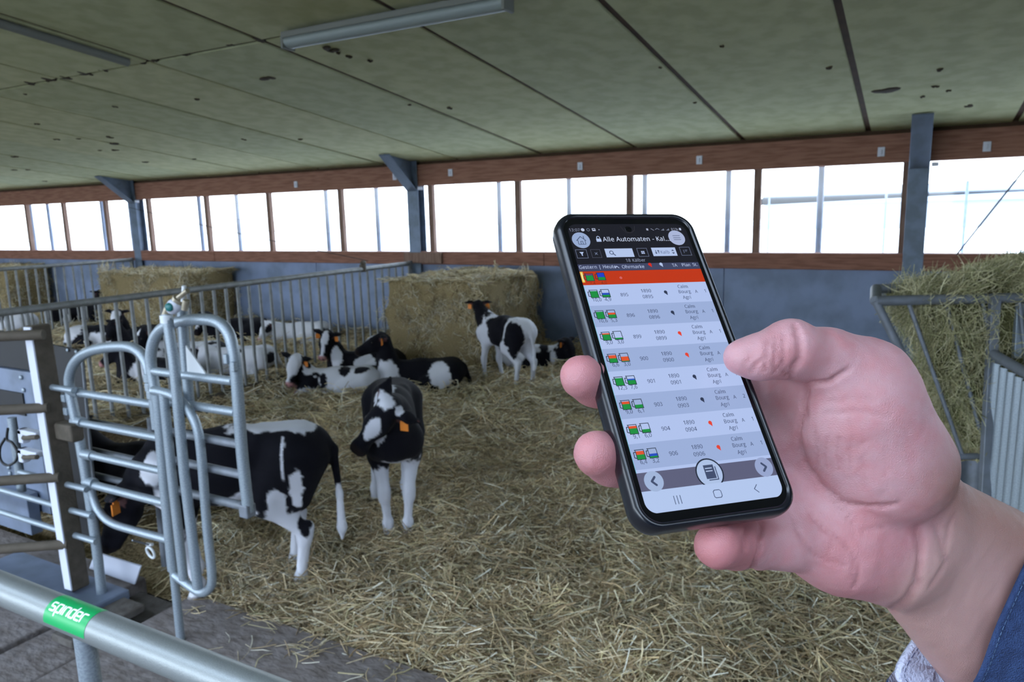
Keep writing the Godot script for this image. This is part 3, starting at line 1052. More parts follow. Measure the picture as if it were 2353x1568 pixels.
# ==================================================================== the rail in front, with its sticker
func front_rail() -> void:
	var z := -0.66
	var y := 1.018
	var r := 0.0285
	var o := thing("guard_rail", "thick galvanised tube rail with green sticker in front", "railing")
	bar("tube", [Vector3(-3.2, y, z), Vector3(0.9, y, z)], r, M.galvanised_rail, o, 40)
	var px := on_z(198, 1490, z).x
	bar("support_post", [Vector3(px, -0.02, z), Vector3(px, y - r * 0.6, z)], 0.0175, M.galvanised, o, 24)
	block("foot_plate", Vector3(px - 0.06, 0.0, z - 0.06), Vector3(px + 0.06, 0.01, z + 0.06), M.galvanised, o, 0.003)
	# sticker: a curved patch on the upper front of the tube
	var xa := on_z(116, 1424, z + r * 0.6).x
	var xb := on_z(208, 1452, z + r * 0.6).x
	var b := MB.new()
	var cols := 16
	for i in 2:
		for k in cols + 1:
			var a := lerpf(deg_to_rad(128), deg_to_rad(-8), float(k) / cols)      # angle from the front, upwards
			var nn := Vector3(0, sin(a), cos(a))
			b.vert(Vector3(xa if i == 0 else xb, y, z) + nn * (r + 0.0005), nn, Vector2(i, float(k) / cols))
	for k in cols:
		b.quad(k, k + 1, cols + 2 + k, cols + 1 + k)
	var m := mat("sticker", Color.WHITE, 0.4)
	m.albedo_texture = sticker_picture()
	put("sticker", b.mesh(), m, o)

func stroke(img: Image, pts: Array, w: float, col: Color) -> void:
	for i in pts.size() - 1:
		var a: Vector2 = pts[i]
		var b: Vector2 = pts[i + 1]
		var lo := a.min(b) - Vector2.ONE * w
		var hi := a.max(b) + Vector2.ONE * w
		for y in range(maxi(int(lo.y), 0), mini(int(hi.y) + 1, img.get_height())):
			for x in range(maxi(int(lo.x), 0), mini(int(hi.x) + 1, img.get_width())):
				var p := Vector2(x + 0.5, y + 0.5)
				if Geometry2D.get_closest_point_to_segment(p, a, b).distance_to(p) <= w * 0.5:
					img.set_pixel(x, y, col)

func sticker_picture() -> ImageTexture:
	var img := Image.create(512, 320, false, Image.FORMAT_RGB8)
	img.fill(rgb8(10, 168, 92))
	var glyph := {
		"s": [[[0.9, 0], [0.1, 0], [0, 0.1], [0, 0.42], [0.1, 0.5], [0.9, 0.5], [1, 0.6], [1, 0.9], [0.9, 1], [0, 1]]],
		"p": [[[0, 1.45], [0, 0.1], [0.1, 0], [0.9, 0], [1, 0.1], [1, 0.9], [0.9, 1], [0.05, 1]]],
		"i": [[[0, 0.02], [0, 1]]],
		"n": [[[0, 1], [0, 0.1], [0.1, 0], [0.9, 0], [1, 0.1], [1, 1]]],
		"d": [[[1, -0.45], [1, 0.9], [0.9, 1], [0.1, 1], [0, 0.9], [0, 0.1], [0.1, 0], [0.95, 0]]],
		"e": [[[0, 0.52], [1, 0.52], [1, 0.1], [0.9, 0], [0.1, 0], [0, 0.1], [0, 0.9], [0.1, 1], [1, 1]]],
		"r": [[[0, 1], [0, 0.1], [0.1, 0], [0.9, 0]]],
	}
	var x := 44.0
	for ch in "spinder":
		var w := 50.0 if ch != "i" else 0.0
		for poly in glyph[ch]:
			var pts := []
			for q in poly:
				pts.append(Vector2(x + q[0] * w, 138.0 + q[1] * 66.0))
			stroke(img, pts, 13.0, Color.WHITE)
		x += w + 21.0
	return ImageTexture.create_from_image(img)

# ==================================================================== hay rack at the right
func hay_rack() -> void:
	var o := thing("hay_rack", "grey metal hay rack with slanting bars at right edge", "hay rack")
	var d := 3.0
	var a := deep(2012, 692, d)                       # left front corner of the upper frame
	var along := Vector3(1.0, 0, -0.52).normalized()
	var inward := Vector3(0.35, 0, -1.0).normalized()
	var y := a.y
	var rail := func(called: String, p: Vector3, q: Vector3, r := 0.018, m: Material = M.galvanised_dull): bar(called, [p, q], r, m, o, 12)
	var e: Vector3 = a + along * 1.5
	rail.call("top_rail", a, e, 0.021)
	var a2 := deep(2014, 648, d + 0.16)
	a2.y = y + 0.03
	var back0 := a + inward * 0.62
	back0.y = y + 0.01
	rail.call("top_rail", a + Vector3(0, 0.0, 0), a2, 0.022)
	rail.call("top_rail", a2, a2 + along * 0.5, 0.02)
	rail.call("brace", a2 + along * 0.12, a2 + along * 0.17 + Vector3(0, -0.09, -0.02), 0.009)
	# slanting bars that meet at the bottom of the V
	var foot := deep(2190, 1050, d + 0.05)
	var foot2 := foot + along * 0.6
	rail.call("corner_bar", a, foot, 0.017)
	rail.call("bottom_rail", foot, foot2, 0.014)
	for i in 6:
		var p := a + along * (0.13 + 0.15 * i)
		var q := foot + along * (0.04 + 0.1 * i)
		rail.call("slanting_bar", p, q, 0.0085)
	# upright posts and the corrugated side
	var p0 := deep(2285, 700, d - 0.02)
	var p1 := deep(2262, 1130, d - 0.02)
	var pb := MB.new()
	var dn := (p1 - p0).normalized()
	var sx := along - dn * along.dot(dn)
	sx = sx.normalized()
	pb.box(Vector3(-0.02, -0.02, -0.015), Vector3(0.02, 1.32, 0.015), 0.004, Transform3D(Basis(sx, dn, sx.cross(dn)), p0))
	put("post", pb.mesh(), M.galvanised_dull, o)
	var pc := MB.new()
	pc.box(Vector3(-0.016, -0.02, -0.012), Vector3(0.016, 0.22, 0.012), 0.004, Transform3D(Basis(sx, dn, sx.cross(dn)), deep(2342, 702, d + 0.02)))
	put("post", pc.mesh(), M.galvanised, o)
	# sheet of corrugated metal right of the post
	var s0 := deep(2284, 815, d - 0.05)
	var toward := Vector3(0.38, 0, 1.0).normalized()
	rail.call("sheet_rail", s0, s0 + toward * 0.5 + Vector3(0, -0.05, 0), 0.02)
	var cm := MB.new()
	var cols := 60
	var rows := [0.0, 1.0]
	for i in cols + 1:
		var f := float(i) / cols
		var off := 0.009 * sin(f * TAU * 9.0)
		var slope := 0.009 * cos(f * TAU * 9.0) * TAU * 9.0 / 0.5
		var nn0 := toward.cross(Vector3.UP)
		if nn0.dot(EYE - s0) < 0.0:
			nn0 = -nn0
		var nn := (nn0 - toward * slope).normalized()
		for r in rows:
			var p: Vector3 = s0 + toward * (0.5 * f) + Vector3(0, -0.03 - 0.05 * f, 0) + Vector3.DOWN * r * 1.2 + nn0 * off
			p.y = maxf(p.y, -0.05)
			cm.vert(p, nn)
	for i in cols:
		cm.quad(i * 2, i * 2 + 1, i * 2 + 3, i * 2 + 2)
	put("corrugated_sheet", cm.mesh(), M.galvanised, o)
	var cm2 := MB.new()
	var s1 := foot + Vector3(0, -0.02, 0)
	for i in cols + 1:
		var f := float(i) / cols
		var off := 0.008 * sin(f * TAU * 10.0)
		var nn0 := Vector3(-along.z, 0, along.x)
		if nn0.z < 0.0:
			nn0 = -nn0
		var nn := (nn0 - along * 0.008 * cos(f * TAU * 10.0) * TAU * 10.0 / 0.9).normalized()
		for r in [0.0, 1.0]:
			cm2.vert(s1 + along * (0.9 * f) + Vector3.DOWN * r * 0.72 + nn0 * off, nn)
	for i in cols:
		cm2.quad(i * 2, i * 2 + 1, i * 2 + 3, i * 2 + 2)
	put("corrugated_sheet", cm2.mesh(), M.galvanised_dull, o)
	# the hay: a wedge inside the bars and a heap on top
	var h := thing("hay", "heap of greenish hay piled in the metal rack", "hay")
	h.set_meta("kind", "stuff")
	var core := MB.new()
	var rings := []
	for t in [0.0, 0.25, 0.55, 0.8, 1.0, 1.15, 1.23, 1.26]:
		var ring := []
		var mid0: Vector3 = foot + along * 0.42 + inward * 0.16
		var mid1: Vector3 = a + along * 0.80 + inward * 0.34
		var mid := mid0.lerp(mid1, minf(t, 1.0))
		mid.y = lerpf(foot.y + 0.02, y, minf(t, 1.0)) + maxf(t - 1.0, 0.0) * 0.4
		var wide := lerpf(0.4, 0.8, minf(t, 1.0)) * (1.0 - maxf(t - 1.0, 0.0) * 1.5)
		var deepness := lerpf(0.1, 0.3, minf(t, 1.0)) * (1.0 - maxf(t - 1.0, 0.0) * 1.1)
		if t > 1.0:
			mid += along * 0.1 * (t - 1.0) / 0.3
		for k in 24:
			var an := TAU * k / 24
			var rr := 1.0 + 0.12 * noise.get_noise_3d(cos(an) * 2.0, t * 5.0, sin(an) * 2.0)
			var cx := signf(cos(an)) * pow(absf(cos(an)), 0.5)
			var cz := signf(sin(an)) * pow(absf(sin(an)), 0.5)
			ring.append(mid + along * cx * wide * rr + inward * cz * deepness * rr)
		rings.append(ring)
	core.loft(rings)
	put("hay_core", core.mesh(), M.hay_core, h).set_meta("kind", "stuff")
	var clumps := []
	for k in 4:
		clumps.append(straw_clump(500 + k, 44, 0.09, Vector2(0.05, 0.17), 0.0034, hay_tones, 0.03, 0.5))
	var rng := RandomNumberGenerator.new()
	rng.seed = 21
	var places := []
	var tints := []
	for i in 700:
		var ri := rng.randi_range(0, rings.size() - 2)
		var k := rng.randi_range(0, 23)
		var f := rng.randf()
		var p: Vector3 = rings[ri][k].lerp(rings[ri + 1][k], f).lerp(rings[ri][(k + 1) % 24].lerp(rings[ri + 1][(k + 1) % 24], f), rng.randf())
		var mid := Vector3.ZERO
		for q in rings[ri]:
			mid += q / 24.0
		if ri >= 5:
			p = p.lerp(Vector3(mid.x, p.y + 0.01, mid.z), rng.randf() * (0.95 if ri == 6 else 0.3))
		var up := ((p - mid).normalized() + (Vector3.UP if ri >= 4 else Vector3.ZERO) + Vector3(rng.randf_range(-0.3, 0.3), rng.randf_range(-0.3, 0.3), rng.randf_range(-0.3, 0.3))).normalized()
		var bb := Basis(Quaternion(Vector3.UP, up)) * Basis(Vector3.UP, rng.randf_range(0, TAU))
		places.append(Transform3D(bb, p))
		var tone := rng.randf_range(0.9, 1.3)
		tints.append(Color(tone, tone, tone))
	scatter("hay_stalks", clumps, places, tints, h, M.straw)

# ==================================================================== one skin round a set of tapered bones (surface nets)
class Body:
	var A := PackedVector3Array()
	var AB := PackedVector3Array()
	var IL := PackedFloat32Array()
	var RA := PackedFloat32Array()
	var DR := PackedFloat32Array()
	var K := PackedFloat32Array()
	var W := PackedVector3Array()
	var S := PackedFloat32Array()
	var cell := 0.01
	var org := Vector3.ZERO
	var NX := 0
	var NY := 0
	var cells := {}
	var mask := PackedInt32Array()
	var verts := PackedVector3Array()
	var keys := PackedInt32Array()
	var norms := PackedVector3Array()
	var cols := PackedColorArray()
	var tris := PackedInt32Array()
	var shade: Callable
	var warp: Callable

	func bone(a: Vector3, b: Vector3, ra: float, rb: float, k := 0.04, flat := Vector3.ZERO, thin := 1.0) -> void:
		var ab := b - a
		var w := flat.normalized() if flat != Vector3.ZERO else Vector3.ZERO
		ab += w * (ab.dot(w) * (thin - 1.0))
		A.append(a)
		AB.append(ab)
		IL.append(1.0 / maxf(ab.length_squared(), 1e-9))
		RA.append(ra)
		DR.append(rb - ra)
		K.append(k)
		W.append(w)
		S.append(thin - 1.0)

	func d(i: int, p: Vector3) -> float:
		var q := p - A[i]
		if S[i] > 0.0:
			q += W[i] * (q.dot(W[i]) * S[i])
		var t := clampf(q.dot(AB[i]) * IL[i], 0.0, 1.0)
		return q.distance_to(AB[i] * t) - RA[i] - DR[i] * t

	func value(p: Vector3, list: PackedInt32Array) -> float:
		var m := 1.0
		for i in list:
			var e := d(i, p)
			var k := K[i]
			var h := k - absf(e - m)
			m = minf(e, m)
			if h > 0.0:
				m -= h * h * 0.25 / k
		return m

	func rec(lo: Vector3i, size: int, list: PackedInt32Array) -> void:
		var c := org + (Vector3(lo) + Vector3.ONE * size * 0.5) * cell
		var R := size * cell * 0.88
		var ds := PackedFloat32Array()
		var best := 1e9
		var low := 1e9
		var km := 0.0
		for i in list:
			var e := d(i, c)
			var r := R * (1.0 + S[i])
			ds.append(e - r)
			best = minf(best, e + r)
			low = minf(low, e - r - K[i] * 1.5)
			km = maxf(km, K[i])
		if low > 0.0 or best < 0.0:
			return
		var keep := PackedInt32Array()
		for j in list.size():
			if ds[j] < best + 1.6 * km:
				keep.append(list[j])
		if size > 4:
			var h := size / 2
			for o in 8:
				rec(lo + Vector3i(h * (o & 1), h * ((o >> 1) & 1), h * ((o >> 2) & 1)), h, keep)
			return
		var vals := PackedFloat32Array()
		vals.resize(125)
		var n := 0
		for z in 5:
			for y in 5:
				for x in 5:
					vals[n] = value(org + Vector3(lo.x + x, lo.y + y, lo.z + z) * cell, keep)
					n += 1
		for z in 4:
			for y in 4:
				for x in 4:
					var b := x + y * 5 + z * 25
					var f := [vals[b], vals[b + 1], vals[b + 5], vals[b + 6], vals[b + 25], vals[b + 26], vals[b + 30], vals[b + 31]]
					var bits := 0
					for q in 8:
						if f[q] < 0.0:
							bits |= 1 << q
					if bits == 0 or bits == 255:
						continue
					var sum := Vector3.ZERO
					var cnt := 0
					for ax in 3:
						var st := 1 << ax
						for q in 8:
							if q & st:
								continue
							var u: float = f[q]
							var w: float = f[q | st]
							if (u < 0.0) == (w < 0.0):
								continue
							var p := Vector3(q & 1, (q >> 1) & 1, (q >> 2) & 1)
							p[ax] = u / (u - w)
							sum += p
							cnt += 1
					var key := (lo.x + x) + (lo.y + y) * NX + (lo.z + z) * NX * NY
					cells[key] = verts.size()
					keys.append(key)
					mask.append(bits)
					verts.append(org + (Vector3(lo.x + x, lo.y + y, lo.z + z) + sum / cnt) * cell)

	func solve() -> void:
		var lo := Vector3.ONE * 1e9
		var hi := -lo
		for i in A.size():
			var r := maxf(RA[i], RA[i] + DR[i]) + 0.01
			var b := AB[i]
			if S[i] > 0.0:
				b -= W[i] * (b.dot(W[i]) * S[i] / (1.0 + S[i]))
			lo = lo.min(A[i] - Vector3.ONE * r).min(A[i] + b - Vector3.ONE * r)
			hi = hi.max(A[i] + Vector3.ONE * r).max(A[i] + b + Vector3.ONE * r)
		org = lo - Vector3.ONE * cell * 3.0
		var ext := hi - org + Vector3.ONE * cell * 3.0
		var size := 64
		NX = (int(ext.x / cell / size) + 1) * size + 2
		NY = (int(ext.y / cell / size) + 1) * size + 2
		var all := PackedInt32Array(range(A.size()))
		for z in int(ext.z / cell / size) + 1:
			for y in int(ext.y / cell / size) + 1:
				for x in int(ext.x / cell / size) + 1:
					rec(Vector3i(x, y, z) * size, size, all)
		var step := [1, NX, NX * NY]
		for i in verts.size():
			for ax in 3:
				var in0 := (mask[i] & 1) != 0
				var in1 := (mask[i] & (1 << (1 << ax))) != 0
				if in0 == in1:
					continue
				var s1: int = step[(ax + 1) % 3]
				var s2: int = step[(ax + 2) % 3]
				var key := keys[i]
				var b: int = cells.get(key - s1, -1)
				var c: int = cells.get(key - s1 - s2, -1)
				var e: int = cells.get(key - s2, -1)
				if b < 0 or c < 0 or e < 0:
					continue
				if in0:
					tris.append_array([i, e, c, i, c, b])
				else:
					tris.append_array([i, c, e, i, b, c])
		normals()
		if warp.is_valid():
			var moved := PackedVector3Array()
			for i in verts.size():
				moved.append(warp.call(verts[i], norms[i]))
			verts = moved
			normals()
		for i in verts.size():
			cols.append(shade.call(verts[i], norms[i]) if shade.is_valid() else Color.WHITE)
		cells.clear()

	func normals() -> void:
		norms = PackedVector3Array()
		norms.resize(verts.size())
		for t in range(0, tris.size(), 3):
			var a := tris[t]
			var b := tris[t + 1]
			var c := tris[t + 2]
			var g := (verts[c] - verts[a]).cross(verts[b] - verts[a])
			norms[a] += g
			norms[b] += g
			norms[c] += g
		for i in norms.size():
			norms[i] = norms[i].normalized()

	func mesh() -> ArrayMesh:
		var arr := []
		arr.resize(Mesh.ARRAY_MAX)
		arr[Mesh.ARRAY_VERTEX] = verts
		arr[Mesh.ARRAY_NORMAL] = norms
		arr[Mesh.ARRAY_COLOR] = cols
		arr[Mesh.ARRAY_INDEX] = tris
		var am := ArrayMesh.new()
		am.add_surface_from_arrays(Mesh.PRIMITIVE_TRIANGLES, arr)
		return am

# ==================================================================== calves
var WHITE := lin8(214, 216, 226)
var BLACK := lin8(18, 17, 22)

func head_frame(o: Dictionary) -> Transform3D:
	var x: Vector3 = (o.nose - o.poll).normalized()
	var up: Vector3 = o.get("crown", Vector3.UP)
	if absf(x.dot(up)) > 0.97:
		up = Vector3.RIGHT
	var z := x.cross(up).normalized()
	return Transform3D(Basis(x, z.cross(x), z), o.poll)

# local axes: x forwards, y up, z to the animal's right; feet at y = 0
func calf_body(o: Dictionary) -> Body:
	var b := Body.new()
	b.cell = o.get("cell", 0.012)
	var H := head_frame(o)
	var lying: bool = o.get("lying", false)
	var dy := -0.46 if lying else 0.0
	var Z := Vector3(0, 0, 1)
	# trunk: back, deep chest, belly drawn up towards the flank
	b.bone(Vector3(-0.33, 0.655 + dy, 0), Vector3(-0.02, 0.655 + dy, 0), 0.098, 0.1, 0.07)
	b.bone(Vector3(-0.02, 0.655 + dy, 0), Vector3(0.25, 0.67 + dy, 0), 0.1, 0.085, 0.07)
	b.bone(Vector3(-0.2, 0.59 + dy, 0), Vector3(0.06, 0.555 + dy, 0), 0.115, 0.128, 0.07, Z, 1.14)
	b.bone(Vector3(0.06, 0.555 + dy, 0), Vector3(0.29, 0.55 + dy, 0), 0.128, 0.1, 0.07, Z, 1.14)
	for s in [-1.0, 1.0]:
		b.bone(Vector3(-0.3, 0.70 + dy, 0.055 * s), Vector3(-0.14, 0.71 + dy, 0.06 * s), 0.048, 0.04, 0.05)     # hips
		b.bone(Vector3(0.25, 0.69 + dy, 0.045 * s), Vector3(0.30, 0.52 + dy, 0.075 * s), 0.045, 0.052, 0.06)        # shoulder blade
	# neck, slightly flattened from side to side
	var n0 := Vector3(0.27, 0.64 + dy, 0)
	var n1 := H * Vector3(-0.015, -0.035, 0)
	var nm := n0.lerp(n1, 0.5) + Vector3(0, o.get("arch", 0.0), 0)
	b.bone(n0, nm, 0.098, 0.078, 0.06)
	b.bone(nm, n1, 0.078, 0.062, 0.05)
	b.bone(Vector3(0.33, 0.55 + dy, 0), nm + Vector3(0.02, -0.04, 0), 0.08, 0.06, 0.06)
	# head
	b.bone(H * Vector3(0, 0, 0), H * Vector3(0.09, -0.01, 0), 0.056, 0.056, 0.03)
	for s in [-1.0, 1.0]:
		b.bone(H * Vector3(0.05, 0.012, 0.028 * s), H * Vector3(0.10, 0.004, 0.034 * s), 0.036, 0.03, 0.025)
		b.bone(H * Vector3(0.05, -0.05, 0.022 * s), H * Vector3(0.11, -0.055, 0.024 * s), 0.036, 0.026, 0.03)
		b.bone(H * Vector3(0.235, -0.028, 0.014 * s), H * Vector3(0.243, -0.032, 0.018 * s), 0.03, 0.028, 0.02)
		# ear: a leaf held out sideways
		var ef := H.basis * Vector3(-0.55, 0.6, 0.15 * s)
		var e0 := H * Vector3(-0.005, 0.012, 0.045 * s)
		var e1 := H * Vector3(-0.03, 0.018, 0.105 * s)
		var e2 := H * Vector3(-0.045, -0.002, 0.165 * s)
		if s in o.get("laid_back", []):                 # an ear laid back along the neck
			e1 = H * Vector3(-0.07, -0.02, 0.075 * s)
			e2 = H * Vector3(-0.13, -0.05, 0.09 * s)
		b.bone(e0, e1, 0.022, 0.036, 0.016, ef, 2.4)
		b.bone(e1, e2, 0.036, 0.012, 0.016, ef, 2.4)
	b.bone(H * Vector3(0.09, -0.012, 0), H * Vector3(0.22, -0.026, 0), 0.053, 0.036, 0.03)
	b.bone(H * Vector3(0.07, -0.062, 0), H * Vector3(0.225, -0.056, 0), 0.038, 0.022, 0.03)
	# legs
	if lying:
		for s in [-1.0, 1.0]:
			b.bone(Vector3(0.24, 0.14, 0.09 * s), Vector3(0.36, 0.06, 0.11 * s), 0.065, 0.04, 0.05)
			b.bone(Vector3(0.36, 0.055, 0.11 * s), Vector3(0.18, 0.035, 0.13 * s), 0.036, 0.026, 0.03)
			b.bone(Vector3(-0.29, 0.17, 0.09 * s), Vector3(-0.08, 0.11, 0.15 * s), 0.115, 0.07, 0.06)
			b.bone(Vector3(-0.08, 0.08, 0.17 * s), Vector3(-0.26, 0.045, 0.21 * s), 0.045, 0.035, 0.04)
			b.bone(Vector3(-0.26, 0.045, 0.21 * s), Vector3(-0.06, 0.03, 0.24 * s), 0.032, 0.025, 0.03)
		b.bone(Vector3(-0.41, 0.22, 0), Vector3(-0.46, 0.06, 0.06), 0.026, 0.02, 0.03)
	else:
		var feet: Array = o.get("feet", [Vector2(0.24, -0.08), Vector2(0.24, 0.08), Vector2(-0.33, -0.085), Vector2(-0.33, 0.085)])
		for i in 4:
			var f := Vector3(feet[i].x, 0, feet[i].y)
			var s := -1.0 if i % 2 == 0 else 1.0
			if i < 2:
				var elbow := Vector3(0.21, 0.46, 0.085 * s)
				var knee := Vector3(lerpf(f.x, 0.24, 0.45) + 0.012, 0.255, lerpf(f.z, 0.085 * s, 0.4))
				var fet := Vector3(f.x - 0.006, 0.085, f.z)
				b.bone(Vector3(0.28, 0.56, 0.085 * s), elbow, 0.07, 0.056, 0.05)
				b.bone(elbow, knee + Vector3(0, 0.03, 0), 0.05, 0.031, 0.04)
				b.bone(knee + Vector3(0.003, 0.02, 0), knee + Vector3(0.003, -0.02, 0), 0.033, 0.032, 0.02)
				b.bone(knee, fet, 0.027, 0.022, 0.02)
				b.bone(fet, fet + Vector3(0, -0.01, 0), 0.027, 0.026, 0.02)
				b.bone(fet, f + Vector3(0.012, 0.03, 0), 0.022, 0.026, 0.02)
				b.bone(f + Vector3(0.014, 0.03, 0), f + Vector3(0.022, 0.012, 0), 0.026, 0.03, 0.012)
			else:
				var hip := Vector3(-0.27, 0.63, 0.075 * s)
				var stifle := Vector3(-0.17 + (f.x + 0.33) * 0.3, 0.46, 0.1 * s)
				var hock := Vector3(f.x - 0.035, 0.285, lerpf(f.z, 0.09 * s, 0.3))
				var fet := Vector3(f.x - 0.004, 0.085, f.z)
				b.bone(hip, stifle, 0.105, 0.07, 0.05)
				b.bone(Vector3(-0.33, 0.6, 0.07 * s), Vector3(-0.29, 0.45, 0.085 * s), 0.085, 0.055, 0.06)
				b.bone(stifle, hock + Vector3(0.02, 0.03, 0), 0.066, 0.034, 0.05)
				b.bone(hock + Vector3(-0.012, 0.03, 0), hock + Vector3(0.003, -0.02, 0), 0.031, 0.032, 0.02)
				b.bone(hock, fet, 0.029, 0.023, 0.02)
				b.bone(fet, fet + Vector3(0, -0.01, 0), 0.028, 0.027, 0.02)
				b.bone(fet, f + Vector3(0.014, 0.03, 0), 0.023, 0.027, 0.02)
				b.bone(f + Vector3(0.014, 0.03, 0), f + Vector3(0.022, 0.012, 0), 0.027, 0.031, 0.012)
		var tz: float = o.get("tail", 0.0)
		b.bone(Vector3(-0.37, 0.7, 0), Vector3(-0.435, 0.63, tz * 0.3), 0.028, 0.022, 0.03)
		b.bone(Vector3(-0.435, 0.63, tz * 0.3), Vector3(-0.45, 0.42, tz), 0.02, 0.014, 0.02)
		b.bone(Vector3(-0.45, 0.42, tz), Vector3(-0.45, 0.26, tz), 0.015, 0.022, 0.02)
		b.bone(Vector3(-0.45, 0.26, tz), Vector3(-0.448, 0.2, tz), 0.022, 0.006, 0.015)
	# coat
	var inv := H.affine_inverse()
	var patches: Array = o.patches
	var first: float = 1.0 if o.base == "white" else 0.0
	var pink: bool = o.get("pink", false)
	var seed_: float = o.get("seed", 0.0)
	var nz := noise
	var w := WHITE
	var k := BLACK
	var skin := lin8(176, 128, 128)
	var dark := lin8(30, 26, 28)
	var hoof := lin8(120, 112, 104)
	b.shade = func(p: Vector3, _n: Vector3) -> Color:
		var v := first
		var hp := inv * p
		var wob := 0.46 * nz.get_noise_3d(p.x * 5.0 + seed_, p.y * 5.0, p.z * 5.0) + 0.17 * nz.get_noise_3d(p.x * 22.0, p.y * 22.0 + seed_, p.z * 22.0)
		for q in patches:
			var u: Vector3 = ((hp if q.size() > 3 else p) - q[0]) / q[1]
			v = lerpf(v, q[2], smoothstep(-0.05, 0.05, 1.0 - u.length() + wob))
		var c := k.lerp(w, v)
		var mz := smoothstep(0.222, 0.24, hp.x) * smoothstep(0.09, 0.07, absf(hp.z) + absf(hp.y + 0.03) * 0.5)
		c = c.lerp(skin if pink else dark, mz)
		for s in [-1.0, 1.0]:
			c = c.lerp(dark, smoothstep(0.014, 0.009, (hp - Vector3(0.262, -0.012, 0.021 * s)).length()))
			var ear := absf(hp.z - 0.11 * s)
			if ear < 0.05 and hp.x > -0.045 and hp.x < 0.02 and hp.y < 0.01 and hp.y > -0.03:
				c = c.lerp(skin * 0.5, 0.5)
		if not lying and p.y < 0.035:
			c = c.lerp(hoof, 0.8)
		return c
	return b

